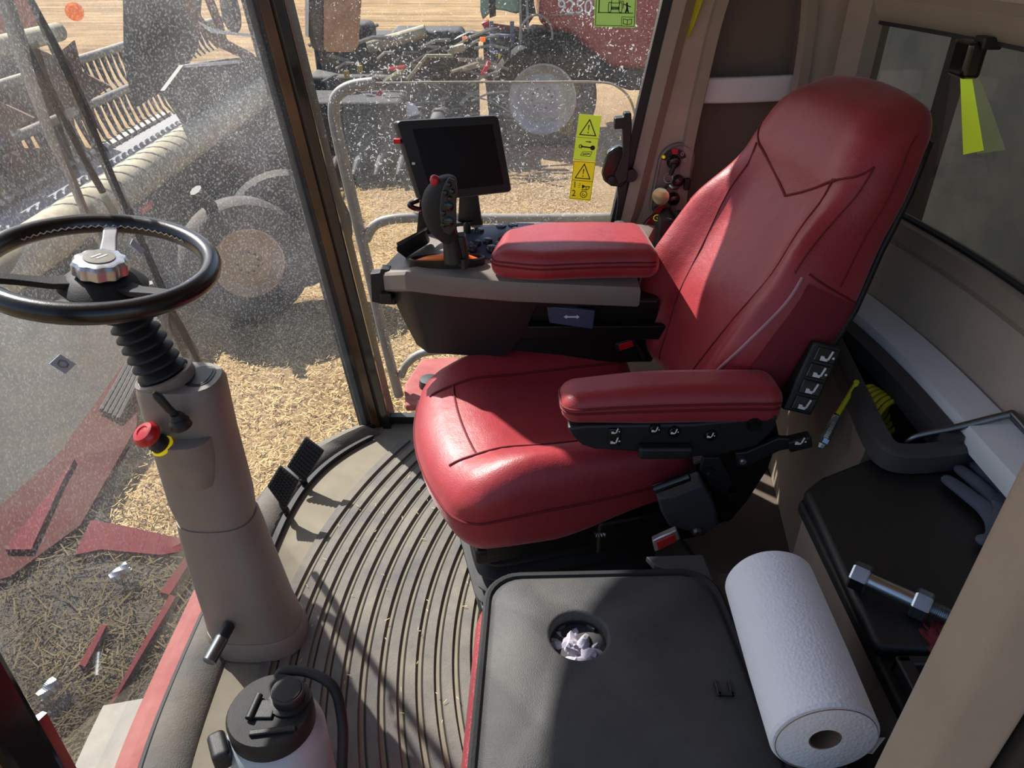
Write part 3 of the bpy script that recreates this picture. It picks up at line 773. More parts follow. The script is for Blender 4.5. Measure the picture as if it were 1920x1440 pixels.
# switch panel on the near edge of the backrest
def q4(a, b_, c, d, u, v): return (a * (1 - u) + b_ * u) * (1 - v) + (d * (1 - u) + c * u) * v
A = on_y(1528, 640, 1.335); B_ = on_y(1580, 652, 1.335); C_ = on_y(1522, 780, 1.29); D_ = on_y(1468, 768, 1.29)
mb = MB(); nrm = (B_ - A).cross(D_ - A).normalized(); nrm = nrm if nrm.y < 0 else -nrm
mb.prism([A, B_, C_, D_], -nrm * .035); sp = mb.build('switch_panel', BLK, seat, bevel=.005)
for i in range(4):
    v0, v1 = .05 + i * .235, .05 + i * .235 + .20
    Q = [q4(A, B_, C_, D_, uu, vv) for uu, vv in ((.2, v0), (.92, v0), (.92, v1), (.2, v1))]
    mb = MB(); mb.prism([p + nrm * .004 for p in Q], -nrm * .006); sw = mb.build('rocker_switch', BLKG, sp, bevel=.002)
    exx = (Q[1] - Q[0]).normalized(); ezz = -(Q[3] - Q[0]).normalized(); ezz = (ezz - exx * ezz.dot(exx)).normalized()
    seat_icon(sum(Q, Vector()) / 4 + nrm * .005, .024, exx, ezz, sw, extra=i < 2)
# small spring and rail details under the cushion
mb = MB(); c = on_y(1125, 1003, 1.22); mb.tube([c + Vector((.0012 * i - .012, .005 * math.cos(i * 1.2), .005 * math.sin(i * 1.2))) for i in range(22)], .0011, 6); part_label(mb.build('spring', STEEL, seat), 'tiny steel spring under the cushion')

# ---------------------------------------------------------------- right-hand console
con = thing('armrest_console', 'warm grey control console with black underside beyond the red seat', 'console', (.02, 1.84, .53), 0)
top_out = [on_z(720, 520, .735), on_z(723, 505, .735), on_z(752, 474, .75), on_z(800, 448, .76), Vector((-.16, 1.98, .765)), Vector((.02, 2.0, .77)), Vector((.22, 2.0, .77)), Vector((.40, 1.98, .77)), Vector((.37, 1.90, .765)), Vector((.31, 1.78, .757)), on_y(1200, 548, 1.66), on_y(1080, 543, 1.645), on_y(960, 538, 1.645), on_y(840, 528, 1.655), on_y(760, 518, 1.67)]
ctr = Vector((.05, 1.86, 0))
def scaled(P, k, z=None, dz=0): return [Vector((ctr.x + (p.x - ctr.x) * k, ctr.y + (p.y - ctr.y) * k, (z if z is not None else p.z) + dz)) for p in P]
TZ = .775
b = MB(); b.loft([scaled(top_out, .99, dz=-.040), scaled(top_out, 1.004, dz=-.034), scaled(top_out, 1.004, dz=.004), scaled(top_out, .993, dz=.012), scaled(top_out, .94, dz=.018), scaled(top_out, .5, z=TZ + .012)])
sh = b.build('top_shell', CONS, con, angle=28)
low = [Vector((max(p.x, -.30) * .9 + .012, 1.70 + (p.y - 1.66) * .72, .53)) for p in top_out]
b = MB(); b.loft([scaled(top_out, .975, dz=-.036), [Vector((min(p.x, .06 + .25 * max(0, p.y - 1.72)), p.y, p.z)) for p in scaled(top_out, .965, dz=-.046)], [Vector((min(p.x, .03), p.y, p.z)) for p in [a * .45 + Vector((l.x, l.y, l.z)) * .55 for a, l in zip(scaled(top_out, .97, dz=-.05), low)]], [Vector((min(p.x, -.02), p.y, p.z)) for p in low]])
# the black underside stops under the pad: only its front half hangs low
b.build('underside', BLK, con, angle=50)
b = MB(); b.rbox((.13, 1.82, .585), (.25, .10, .095), .01); b.rbox((.22, 1.70, .60), (.2, .012, .02), .004); b.build('slide_rail', BLKM, con)
mb = plate([(1025, 574), (1116, 583), (1112, 618), (1030, 606)], 1.675, .012); lc = mb.build('arrow_plate', SLATE, con, bevel=.003)
mb = MB(); c0 = on_y(1072, 594, 1.6735)
def arrow_pts(c, s): return [c + Vector((x * s, 0, z * s)) for x, z in ((-1, 0), (-.6, .28), (-.6, .1), (.6, .1), (.6, .28), (1, 0), (.6, -.28), (.6, -.1), (-.6, -.1), (-.6, -.28))]
mb.prism(arrow_pts(c0, .02), (0, -.001, 0)); mb.build('arrow_mark', WHITE, lc, smooth=False)
# red pad
ap_c = Vector((.155, 1.745, .800)); apf = rot('Z', 4)
APH = (.195, .122, .040)
def padd(p):
    u = p.x / APH[0]; v = p.y / APH[1]
    return Vector((p.x + .02 * v * (u < 0) * -u, p.y * (1 - .42 * smooth01((-u - .35) / .75) - .05 * u), p.z * (1 - .12 * v * v) + .006 * (1 - u * u)))
b = MB(); b.rbox(ap_c, APH, .034, rot=apf, deform=padd, k=6, flat=14)
pad = b.build('armrest_pad', RED, con, angle=180)
b = MB()
def ppt(u, v, wz):
    q = rb_point((u * APH[0], v * APH[1], wz * APH[2]), APH, .034); return ap_c + apf @ (padd(q) * 1.004)
for wz in (.45, .15): b.tube([ppt(-1, .8 - 1.6 * i / 14, wz) for i in range(15)] + [ppt(-.96 + 1.9 * i / 24, -1, wz - .1) for i in range(25)], .0022, 6)
b.build('seam', SEAM, pad)
# keypad with its buttons
KZ = .792
kp = [on_z(868, 432, KZ + .006), on_z(950, 417, KZ + .012), on_z(1040, 419, KZ + .016), on_z(1130, 427, KZ + .014), on_z(1190, 440, KZ + .01), on_z(1100, 470, KZ), on_z(940, 482, KZ), on_z(880, 478, KZ)]
b = MB(); b.prism(kp, (0, 0, -.02)); key = b.build('keypad', SLATE, con, bevel=.003)
for (u, v, r) in ((898, 433, .014), (940, 426, .014), (962, 424, .014), (892, 456, .014), (914, 452, .013), (936, 458, .011), (884, 466, .015), (922, 466, .015), (966, 431, .009)):
    mb = MB(); c = on_z(u, v, KZ + .008); mb.lathe([(r, -.004), (r, .003), (r * .85, .006), (r * .3, .0068)], c, (0, 0, 1), 22); bt = mb.build('button', BTN, key)
    mb = MB(); cc = c + Vector((0, 0, .0072)); mb.prism([cc + Vector((x * r * .4, y * r * .4, 0)) for x, y in ((-.7, -.6), (.7, -.6), (0, .8))], (0, 0, .0005)); mb.build('pictogram', CHROME, bt, smooth=False)
for (u, v, r) in ((1010, 423, .013), (1035, 424, .013), (1062, 426, .012), (1085, 428, .012), (1110, 431, .012)):
    mb = MB(); c = on_z(u, v, KZ + .014); mb.lathe([(r, -.004), (r, .003), (r * .8, .006), (r * .3, .0066)], c, (0, 0, 1), 22); part_label(mb.build('button', CHROME, key), 'pale grey round button')
mb = MB(); c = on_z(876, 437, KZ + .004); mb.lathe([(.010, -.002), (.010, .02), (.008, .027), (.003, .029)], c, (0, 0, 1), 18); mb.build('knob', BLK, key)
mb = MB(); mb.rbox(on_z(945, 448, KZ + .012), (.016, .02, .012), .005); mb.build('thumb_wheel', DGREY, key)
mb = MB(); mb.lathe([(.017, -.01), (.017, .012), (.013, .02), (.003, .021)], on_z(1160, 430, .80), (0, 0, 1), 20); mb.build('rear_knob', DGREY, con)
# orange gaiter in an oval slot
oc = on_z(838, 489, .79)
def ell(c, a, bb, z, n=32): return [Vector((c.x + a * math.cos(2 * math.pi * i / n), c.y + bb * math.sin(2 * math.pi * i / n) + .006 * math.cos(2 * math.pi * i / n), z)) for i in range(n)]
b = MB(); b.loft([ell(oc, .094, .028, .772), ell(oc, .094, .028, .798), ell(oc, .088, .023, .800), ell(oc, .086, .021, .780)], cap=False); b.build('slot_rim', BLKM, con)
b = MB(); b.loft([ell(oc, .088, .023, .790), ell(oc, .06, .020, .800), ell(oc + Vector((.015, 0, 0)), .03, .018, .806)]); b.build('gaiter', ORNG, con)
# joystick
jb = on_z(850, 492, .80); 
JY = jb.y
def jp(u, v, dy=0): return on_y(u, v, JY + dy)
st = [jp(852, 490), jp(850, 470), jp(846, 450), jp(840, 430)]
b = MB(); b.tube(st, [.024, .021, .020, .021], 16)
js = b.build('joystick', BLK, con)
ctrl = [(842, 440), (822, 424), (816, 395), (818, 370), (828, 350), (841, 336)]
b = MB(); hp = [jp(843, 452), jp(832, 434), jp(825, 408), jp(823, 380), jp(827, 356), jp(835, 336), jp(839, 329)]
hs = spline(hp, 5); rad = [(.020, .020), (.032, .026), (.039, .030), (.041, .031), (.037, .029), (.026, .023), (.010, .012)]
rings = []
for i, p in enumerate(hs):
    t = i / (len(hs) - 1) * 6; k = min(5, int(t)); f_ = t - k
    ra = rad[k][0] * (1 - f_) + rad[k + 1][0] * f_; rb_ = rad[k][1] * (1 - f_) + rad[k + 1][1] * f_
    rings.append([p + Vector((math.cos(2 * math.pi * j / 20) * ra, math.sin(2 * math.pi * j / 20) * rb_, 0)) for j in range(20)])
b.loft(rings); hd = b.build('joystick_head', RUB, js)
fdir = Vector((.62, -.75, .15)).normalized(); ff = frame(fdir, (0, 0, 1))
def facept(u, v): return jp(u, v, -.020)
face = [jp(u, v, -.033) for u, v in ((841, 334), (852, 340), (857, 358), (855, 385), (855, 410), (854, 430), (844, 442), (832, 436), (826, 416), (824, 390), (827, 364), (833, 346))]
face = [p + Vector((0, .016 * max(0, (p.x - face[0].x) / .03), 0)) for p in face]
b = MB(); b.prism(face, (0, .012, 0)); fp = b.build('face_plate', DGREY, hd, bevel=.003)
b = None
for (u, v, r) in ((842, 346, .006), (848, 359, .006), (834, 362, .0075), (841, 388, .011), (831, 400, .0065), (841, 417, .012), (831, 422, .006), (843, 372, .0055)):
    mb = MB(); c = jp(u, v, -.033); mb.lathe([(r, .004), (r, -.002), (r * .7, -.004), (r * .2, -.0045)], c, (0, 1, 0), 16); mb.build('button', BLKG, hd)
mb = MB(); c = jp(815, 337, -.012); ax_ = Vector((-.35, -.3, .9)); mb.lathe([(.011, -.016), (.012, -.004), (.011, .004), (.006, .010), (.001, .0115)], c, ax_, 18); part_label(mb.build('red_button', REDB, hd), 'red thumb button on top')
mb = MB(); mb.rbox(jp(866, 468, .01), (.014, .018, .04), .008, rot=rot('Y', -6)); mb.rbox(jp(838, 470, .008), (.008, .016, .035), .006); mb.tube([jp(868, 485, -.01), jp(871, 503, -.012)], .009, 12); mb.build('joystick_cup', BLK, js)
# flip-up tray beside the joystick, bracket at the front
mb = MB(); T = [on_z(742, 462, .80), on_z(798, 430, .83), on_z(806, 446, .79), on_z(760, 476, .77)]; mb.prism(T, (0, 0, -.014)); mb.prism([on_z(742, 456, .815), on_z(797, 427, .845), on_z(798, 432, .82), on_z(743, 464, .79)], (.006, .010, 0)); mb.build('cup_tray', BLK, con, bevel=.004)
mb = plate([(694, 514), (712, 512), (714, 504), (730, 506), (742, 572), (716, 571), (697, 566)], 1.74, .03); mb.rbox(on_y(725, 556, 1.73), (.014, .012, .012), .002); mb.build('front_bracket', BLK, con, bevel=.002)

# ---------------------------------------------------------------- monitor
TL = on_y(741, 226, 1.915); TR = on_y(935, 215, 2.015); BRc = on_y(961, 360, 1.985); BL = on_y(789, 379, 1.885)
mon = thing('display_monitor', 'black touch-screen monitor with switched-off screen on a bracket before the side window', 'monitor', ((TL + BRc) / 2).to_tuple(), 0)
mn = (TR - TL).cross(BL - TL).normalized(); mn = mn if mn.y < 0 else -mn
b = MB()
def q(u, v, d): return q4(TL, TR, BRc, BL, u, v) + mn * d
def rq(u0, u1, v0, v1, r, d, bulge=0):
    P = []
    for (cu_, cv_, a0) in ((u1 - r, v0 + r, -90), (u1 - r, v1 - r, 0), (u0 + r, v1 - r, 90), (u0 + r, v0 + r, 180)):
        for i in range(5):
            a = R(a0 + 90 * i / 4); P.append(q(cu_ + r * math.cos(a), cv_ + r * math.sin(a), d))
    return P
b.loft([rq(.06, .94, .06, .94, .05, -.05), rq(.0, 1, .0, 1, .05, -.036), rq(0, 1, 0, 1, .05, -.006), rq(.012, .988, .012, .988, .045, 0), rq(.12, .93, .10, .90, .02, 0.001)])
hs_ = b.build('housing', BLK, mon, angle=50)
b = MB(); b.loft([rq(.13, .92, .11, .89, .015, .0008), rq(.135, .915, .115, .885, .015, .0015)]); b.build('screen', SCRN, mon)
b = MB(); b.rbox(q(-.03, .24, -.012), (.010, .008, .006), .003); part_label(b.build('side_switch', REDB, mon), 'small red switch at the left edge')
b = MB(); b.rbox(q(.045, .52, .002), (.004, .002, .003), .001); b.build('status_light', WHITE, mon)
b = MB(); s0 = q(.55, .9, -.05); s1 = on_z(895, 425, .78) + Vector((0, .03, 0)); 
b.prism([q(.5, .85, -.045), q(.68, .85, -.045), on_y(905, 428, 2.02), on_y(858, 428, 2.02)], (0, .02, 0))
b.prism([q(.05, .95, -.045), q(.16, .95, -.045), on_y(812, 445, 1.96), on_y(780, 445, 1.95)], (0, .02, 0))
b.prism([on_y(782, 430, 1.96), on_y(905, 412, 2.02), on_y(905, 430, 2.02), on_y(784, 446, 1.96)], (0, .02, 0)); b.build('mounting_bracket', BLK, mon, bevel=.003)
b = MB(); b.tube(spline([q(.0, .98, -.02), on_y(768, 384, 1.89), on_y(784, 392, 1.90), on_y(812, 388, 1.92)], 6), .007, 8); b.build('cable', BLKG, mon)
# ---------------------------------------------------------------- steering column
PY = 1.227
col = thing('steering_column', 'black steering wheel on a warm grey floor pedestal before the windscreen', 'steering wheel', (-.635, PY, 0))
def oval(c, ax_, by, n=28, pw=2.6):
    P = []
    for i in range(n):
        a = 2 * math.pi * i / n; ca, sa = math.cos(a), math.sin(a)
        P.append(Vector(c) + Vector((math.copysign(abs(ca) ** (2 / pw), ca) * ax_, math.copysign(abs(sa) ** (2 / pw), sa) * by, 0)))
    return P
# lower cover
b = MB(); b.loft([oval((-.625, PY, .0), .118, .082), oval((-.625, PY, .05), .116, .080), oval((-.625, PY, .056), .113, .077)]); b.build('base_flange', CONS, col)
b = MB(); b.loft([oval((-.625, PY, .05), .112, .076), oval((-.632, PY, .12), .104, .072), oval((-.640, PY, .25), .096, .070), oval((-.645, PY, .36), .088, .068), oval((-.646, PY, .40), .084, .064)]); b.build('lower_cover', CONS, col)
# upper cover
b = MB(); b.loft([oval((-.646, PY, .385), .080, .060), oval((-.648, PY, .45), .086, .066), oval((-.648, PY, .62), .083, .066), oval((-.645, PY, .735), .082, .066), oval((-.645, PY, .748), .076, .060)])
up = b.build('upper_cover', CONS, col)
b = MB()
pc = on_y(355, 838, PY - .058)
b.loft([oval((pc.x - .012, PY - .045, z), a, bb, 20) for z, a, bb in ((.50, .01, .01), (.53, .045, .030), (.60, .058, .050), (.645, .060, .052), (.648, .054, .046))])
b.build('switch_pod', CONS, col)
b = MB(); b.loft([oval((-.608, PY + .005, z), .026, .038, 20) for z in (.735, .7495)]); b.loft([oval((-.604, PY + .005, z), .016, .034, 20) for z in (.7495, .7505)]); b.build('vent_slot', BLK, up)
# collar and ribbed boot
b = MB()
bc = Vector((-.672, PY, .742)); bt = Vector((-.722, PY, .925)); bax = (bt - bc).normalized(); bl = (bt - bc).length
b.lathe([(.050, -.012), (.056, .0), (.056, .016), (.050, .018), (.046, .012)], bc, bax, 30); b.build('boot_collar', CONS, col)
prof_ = []
for k in range(8):
    h = .012 + k * (bl - .02) / 8; rr0 = .047 - .0012 * k
    prof_ += [(rr0 - .012, h), (rr0, h + .009), (rr0 - .001, h + .013), (rr0 - .012, h + .020)]
b = MB(); b.lathe(prof_, bc, bax, 30); b.build('ribbed_boot', RUB, col, angle=30)
# wheel
WC = Vector((-.731, PY, .985)); wn_ = Vector((math.sin(R(9)), -.02, math.cos(R(9)))).normalized(); wf = frame(wn_, (1, 0, 0)); WR = .183
rim = MB()
rim.tube([WC + wf @ Vector((WR * math.cos(2 * math.pi * i / 64), WR * math.sin(2 * math.pi * i / 64), 0)) for i in range(64)], .0185, 14, closed=True)
wheel = rim.build('wheel_rim', WRIM, col, angle=180)
b = MB()
for a0 in (20, 160, 265):
    for j in (0,):
        pass
st_pts = [WC + wf @ Vector(((WR - .0188) * math.cos(2 * math.pi * i / 160), (WR - .0188) * math.sin(2 * math.pi * i / 160), .004 * (i % 2))) for i in range(24, 74)]
b.tube(st_pts, .0014, 5); b.build('stitching', CHROME, wheel)
b = MB()
for a0_, smt in ((108, CHROME), (215, RUB), (335, RUB)):
    b = MB(); a = R(a0_); d = wf @ Vector((math.cos(a), math.sin(a), 0)); s_ = wf @ Vector((-math.sin(a), math.cos(a), 0)); up_ = wf @ Vector((0, 0, 1))
    rings = []
    for k, (rr_, wd, zz_) in enumerate(((.035, .020, -.030), (.08, .016, -.026), (.13, .013, -.012), (WR - .006, .014, .0))):
        c = WC + d * rr_ + up_ * zz_
        rings.append([c + s_ * wd + up_ * .005, c - s_ * wd + up_ * .005, c - s_ * wd - up_ * .006, c + s_ * wd - up_ * .006])
    b.loft(rings); b.build('spoke', smt, wheel, bevel=.003)
b = MB(); b.lathe([(.046, -.075), (.06, -.06), (.075, -.040), (.055, -.022), (.03, -.018)], WC, wn_, 28); b.build('hub_shroud', RUB, wheel)
# scalloped hub knob
b = MB(); rings = []
for (k, h) in ((.9, -.018), (1, -.014), (1, .004), (.9, .010), (.72, .012)):
    rings.append([WC + wf @ Vector(((.045 + .0022 * math.cos(10 * t)) * k * math.cos(t), (.045 + .0022 * math.cos(10 * t)) * k * math.sin(t), h)) for t in [2 * math.pi * i / 60 for i in range(60)]])
b.loft(rings); hk = b.build('hub_knob', CHROME, wheel, angle=30)
b = MB(); b.lathe([(.026, .0115), (.026, .014), (.02, .0145)], WC, wn_, 28); b.build('hub_emblem', GREYM, hk)
b = MB()
for dx in (-.008, .002):
    b.prism([WC + wf @ Vector(p) for p in ((dx - .004, -.010, .0146), (dx + .000, -.010, .0146), (dx + .009, .010, .0146), (dx + .005, .010, .0146))], wn_ * .0006)
b.build('emblem_mark', WHITE, hk, smooth=False)
# multifunction stalk and red hazard knob
sb = on_y(336, 790, PY - .095)
b = MB(); b.lathe([(.020, -.012), (.018, -.004), (.019, .0), (.014, .006), (.015, .010), (.010, .018)], sb, (-.12, -.1, 1), 20); sk = b.build('stalk_boot', BLK, col)
b = MB(); b.tube([sb + Vector((0, 0, .012)), sb + Vector((-.010, -.004, .03)), sb + Vector((-.022, -.008, .062)), sb + Vector((-.026, -.009, .070))], [.0055, .0075, .0085, .004], 12); b.build('stalk', BLK, sk)
rk_ = on_y(296, 830, PY - .085)
b = MB(); b.lathe([(.019, -.016), (.019, .004), (.014, .008), (.012, .016)], rk_, (-.35, -.35, .9), 20); kb = b.build('knob_base', BLK, col)
b = MB(); b.lathe([(.010, .012), (.021, .018), (.026, .026), (.026, .034), (.020, .042), (.012, .043), (.010, .041), (.001, .042)], rk_, (-.35, -.35, .9), 24); b.build('red_knob', REDB, kb)
b = MB(); b.lathe([(.021, -.017), (.023, -.012), (.021, -.009)], rk_, (-.35, -.35, .9), 20); b.build('yellow_ring', YELO, kb)
b = MB(); b.loft([oval((rk_.x + .012, PY - .058, z), a, bb, 18) for z, a, bb in ((rk_.z - .06, .012, .01), (rk_.z - .03, .036, .034), (rk_.z - .014, .036, .036), (rk_.z - .011, .03, .03))]); b.build('knob_pod', CONS, col)
# foot operated tilt handle
h0 = on_y(430, 1172, PY - .075); h1 = on_y(391, 1242, PY - .16)
b = MB(); b.tube([h0, h0 + (h1 - h0) * .35], .014, 16); b.build('tilt_pedal_root', BLK, col)
b = MB(); b.tube([h0 + (h1 - h0) * .33, h0 + (h1 - h0) * .36, h1 - (h1 - h0) * .03, h1], [.012, .0155, .0155, .013], 18); part_label(b.build('tilt_pedal', ROD, col), 'silver foot handle')

# ---------------------------------------------------------------- brake pedals
def pedal(corners_px, y, label):
    P = [on_y(u, v, y + dy) for (u, v, dy) in corners_px]
    n_ = (P[1] - P[0]).cross(P[3] - P[0]).normalized(); n_ = n_ if n_.z > 0 else -n_
    c = sum(P, Vector()) / 4
    t = thing('brake_pedal', label, 'pedal', (c.x, c.y, 0), 0, 'brake pedals')
    mb = MB(); mb.prism(P, -n_ * .012); pd = mb.build('pedal_pad', RUB, t, bevel=.004)
    mb = MB()
    for i in range(7):
        for j in range(9):
            a = q4(P[0], P[1], P[2], P[3], (i + .7) / 7.4, (j + .7) / 9.4); mb.lathe([(.0035, 0), (.0028, .003)], a, n_, 6)
    mb.build('grip_studs', RUB, pd, smooth=False)
    base = (P[2] + P[3]) / 2
    mb = MB(); mb.tube(spline([c - n_ * .012, base - n_ * .02 + Vector((.01, 0, -.02)), Vector((base.x + .02, base.y + .01, .03)), Vector((base.x + .01, base.y + .03, .006))], 6), .010, 8); mb.build('pedal_arm', BLKM, t)
pedal([(572, 819, .02), (607, 846, .0), (570, 905, -.03), (537, 875, -.01)], 1.80, 'far black brake pedal with studded pad, upper of the two by the pedestal')
pedal([(524, 872, .02), (560, 902, .0), (533, 958, -.03), (500, 912, -.01)], 1.66, 'near black brake pedal with studded pad, lower of the two beside the pedestal')

# ---------------------------------------------------------------- passenger seat box
LZ = .52
bud = thing('passenger_seat', 'folded passenger seat with dusty black lid and round cup hole', 'seat', (.15, .74, 0))
b = MB()
def rrect(x0, x1, y0, y1, r, z, n=6):
    P = []
    for (cx, cy, a0) in ((x1 - r, y0 + r, -90), (x1 - r, y1 - r, 0), (x0 + r, y1 - r, 90), (x0 + r, y0 + r, 180)):
        for i in range(n + 1):
            a = R(a0 + 90 * i / n); P.append(Vector((cx + r * math.cos(a), cy + r * math.sin(a), z)))
    return P
LX0, LX1, LY0, LY1 = -.040, .352, .47, .935
def lid_ring(inset, z, r=.055):
    P = rrect(LX0 + inset, LX1 - inset, LY0 + inset, LY1 - inset, r - inset * .5, z)
    return [Vector((p.x - .02 * (1 - (p.y - LY0) / (LY1 - LY0)) * (p.x < .1) + (.035 * (1 - (p.y - .55) / .4) if p.x > .3 else 0), p.y + .012 * ((p.x - LX0) / .4) * (p.y > .8), p.z)) for p in P]
HC = Vector((.108, .802, LZ)); HR = .047
rings = [lid_ring(.012, LZ - .05), lid_ring(0, LZ - .03), lid_ring(.002, LZ - .012), lid_ring(.014, LZ - .004), lid_ring(.018, LZ)]
b.loft(rings, cap=False)
b.bm.verts.ensure_lookup_table()
nv = len(rings[0]); outer = b.bm.verts[-nv:]
hole = [b.v(HC + Vector((HR * 1.12 * math.cos(2 * math.pi * i / 40), HR * 1.12 * math.sin(2 * math.pi * i / 40), 0))) for i in range(40)]
es = [e for e in b.bm.edges if e.verts[0] in outer and e.verts[1] in outer]
eh = [b.bm.edges.new((hole[i], hole[(i + 1) % 40])) for i in range(40)]
bmesh.ops.triangle_fill(b.bm, use_beauty=True, edges=es + eh)
prev = hole
for (k, dz) in ((1.05, -.0015), (1.0, -.006), (.98, -.02), (.95, -.085)):
    cur = [b.v(HC + Vector((HR * k * math.cos(2 * math.pi * i / 40), HR * k * math.sin(2 * math.pi * i / 40), dz))) for i in range(40)]
    for i in range(40): b.f([prev[i], prev[(i + 1) % 40], cur[(i + 1) % 40], cur[i]])
    prev = cur
b.f(prev)
lid = b.build('lid', LID, bud, angle=50)
b = MB(); b.lathe([(HR * .97, -.02), (HR * .955, -.082), (HR * .1, -.083)], HC, (0, 0, 1), 40, cap=False); cupo = b.build('cup_liner', BLK, lid)
for a in (55, 125): 
    b = MB(); c = HC + Vector((HR * .93 * math.cos(R(a)), HR * .93 * math.sin(R(a)), -.03)); b.rbox(c, (.008, .003, .007), .002, rot=rot('Z', a + 90))
    b.build('cup_clip', DGREY, cupo)
b = MB(); b.tube(lid_ring(.0, LZ - .010), .0075, 8, closed=True); b.build('lid_seal', RUB, lid)
b = MB(); hb = on_z(1358, 1292, LZ); b.rbox(hb + Vector((-.010, 0, .002)), (.003, .013, .003), .001); b.rbox(hb + Vector((.010, 0, .002)), (.003, .013, .003), .001); b.rbox(hb + Vector((0, -.010, .002)), (.012, .003, .003), .001); b.build('finger_latch', BLK, lid)
b = MB(); rr = []
for z, o_ in ((.0, .03), (.1, .016), (.30, .006), (.44, .000), (.470, .008)):
    rr.append([p + Vector((-.022 if p.x < .1 else 0, 0, 0)) for p in lid_ring(o_, z)])
b.loft(rr); b.build('seat_body', RED, bud)
b = MB(); b.loft([rrect(-.02, .475, .46, .965, .02, z) for z in (.0, .485, .49)]); b.build('box_frame', DGREY, bud, bevel=.004)
b = MB(); b.prism([on_z(1210, 1052, .50), on_z(1316, 1048, .50), on_z(1345, 1120, .50), on_z(1290, 1090, .50), on_z(1225, 1068, .50)], (0, 0, .012)); b.build('hinge_bracket', DGREY, bud, bevel=.002)
# crumpled tissue in the cup hole
def crumple(c, r, name, m, sq=.8, amp=.35, seed=0, sub=4, fr_=3.0):
    bm = bmesh.new(); bmesh.ops.create_icosphere(bm, subdivisions=sub, radius=1)
    for v in bm.verts:
        d = v.co.normalized(); k = 0
        k = abs(noise.noise(d * fr_ + Vector((seed, 0, 0)))) * 1.6 + abs(noise.noise(d * fr_ * 2.3 + Vector((0, seed, 0)))) * .7
        v.co = Vector((d.x * r[0], d.y * r[1], d.z * r[2])) * (1 - amp + amp * k * 1.4)
    bm.transform(Matrix.Translation(Vector(c))); me = bpy.data.meshes.new(name); bm.to_mesh(me); bm.free(); me.materials.append(m)
    o = bpy.data.objects.new(name, me); COL.objects.link(o); WM[o.name] = Matrix(); return o
tag(crumple(HC + Vector((0, -.004, -.056)), (.047, .045, .046), 'crumpled_tissue', TISS, seed=3, amp=.4, fr_=1.2), 'crumpled white paper tissue stuffed in the cup hole', 'tissue')

# ---------------------------------------------------------------- paper towel roll
RCY = Vector((.413, .578, LZ + .0655)); RL = .285; RR = .071
m, nt_, out_ = nodes('embossed_paper'); N = nt_.nodes.new; L = nt_.links.new
pb = N('ShaderNodeBsdfPrincipled'); pb.inputs['Base Color'].default_value = lin((232, 232, 238)); pb.inputs['Roughness'].default_value = .95; pb.inputs['Specular IOR Level'].default_value = .1
tc = N('ShaderNodeTexCoord'); v1 = N('ShaderNodeTexVoronoi'); v1.inputs['Scale'].default_value = 210; L(tc.outputs['Object'], v1.inputs['Vector'])
n1 = N('ShaderNodeTexNoise'); n1.inputs['Scale'].default_value = 40; L(tc.outputs['Object'], n1.inputs['Vector'])
ad = N('ShaderNodeMath'); ad.operation = 'ADD'; L(v1.outputs['Distance'], ad.inputs[0]); L(n1.outputs['Fac'], ad.inputs[1])
bp = N('ShaderNodeBump'); bp.inputs['Strength'].default_value = .3; bp.inputs['Distance'].default_value = .003; L(ad.outputs[0], bp.inputs['Height']); L(bp.outputs['Normal'], pb.inputs['Normal']); L(pb.outputs[0], out_.inputs[0])
TOWEL = m
roll = thing('paper_towel_roll', 'white roll of embossed paper towel lying beside the black lid', 'paper towel', RCY + Vector((0, RL / 2, 0)))
rax = Vector((.03, 1, -.015)).normalized()
b = MB(); b.lathe([(.0215, .0), (RR * .9, 0), (RR - .003, .001), (RR, .005), (RR + .001, RL * .4), (RR, RL - .008), (RR - .006, RL - .001), (.0215, RL), (.0215, RL * .5), (.0215, 0)], RCY, rax, 56, cap=False)
ro = b.build('towel_sheets', TOWEL, roll, angle=35)
b = MB(); b.lathe([(.0213, .001), (.0213, RL - .001), (.0195, RL - .001), (.0195, .001), (.0213, .001)], RCY, rax, 32, cap=False); b.build('cardboard_core', CARD, roll, angle=35)
b = MB(); rings = []
for i in range(10):
    t = i / 9
    rings.append([RCY + Vector((.045 + .01 * j + .004 * math.sin(j * 2.1 + t * 3), .012 + .03 * t + .006 * math.sin(j * 1.7), -.058 - .007 * (j % 2) + .01 * j * (1 - t) - .006)) for j in range(6)])
b.loft(rings, closed=False, cap=False); b.build('loose_sheet', PAPER, roll, solid=.001)
# spiral ply edge line on the end
b = MB(); b.tube([RCY + rax * -.0006 + Vector((math.cos(t), 0, math.sin(t))) * (RR - .004 - .0005 * t) for t in [i * .1 for i in range(70)]], .0006, 5); b.build('ply_edge', CARD, ro)

# ---------------------------------------------------------------- water jug
jug = thing('water_jug', 'grey plastic water jug with black screw lid and carry handle on the floor', 'bottle', (-.437, .82, 0))
JC = Vector((-.437, .82, .004)); JX = Matrix.Translation(JC) @ Matrix.Diagonal((1.32, 1.32, 1.12, 1)) @ Matrix.Translation(-JC)
b = MB(JX); b.lathe([(.05, 0), (.064, .006), (.068, .03), (.068, .19), (.066, .205), (.055, .222), (.050, .228)], JC, (0, 0, 1), 40); b.build('jug_body', BOTB, jug)
b = MB(JX); b.lathe([(.056, .222), (.058, .226), (.058, .256), (.055, .262), (.0, .2625)], JC, (0, 0, 1), 40); jl = b.build('screw_lid', RUB, jug)
b = MB(JX); sc = JC + Vector((.024, .014, .262)); b.lathe([(.029, -.002), (.028, .004), (.022, .006), (.021, .024), (.019, .028), (.014, .0285)], sc, (0, 0, 1), 26); sp_ = b.build('spout_cap', BLK, jl)
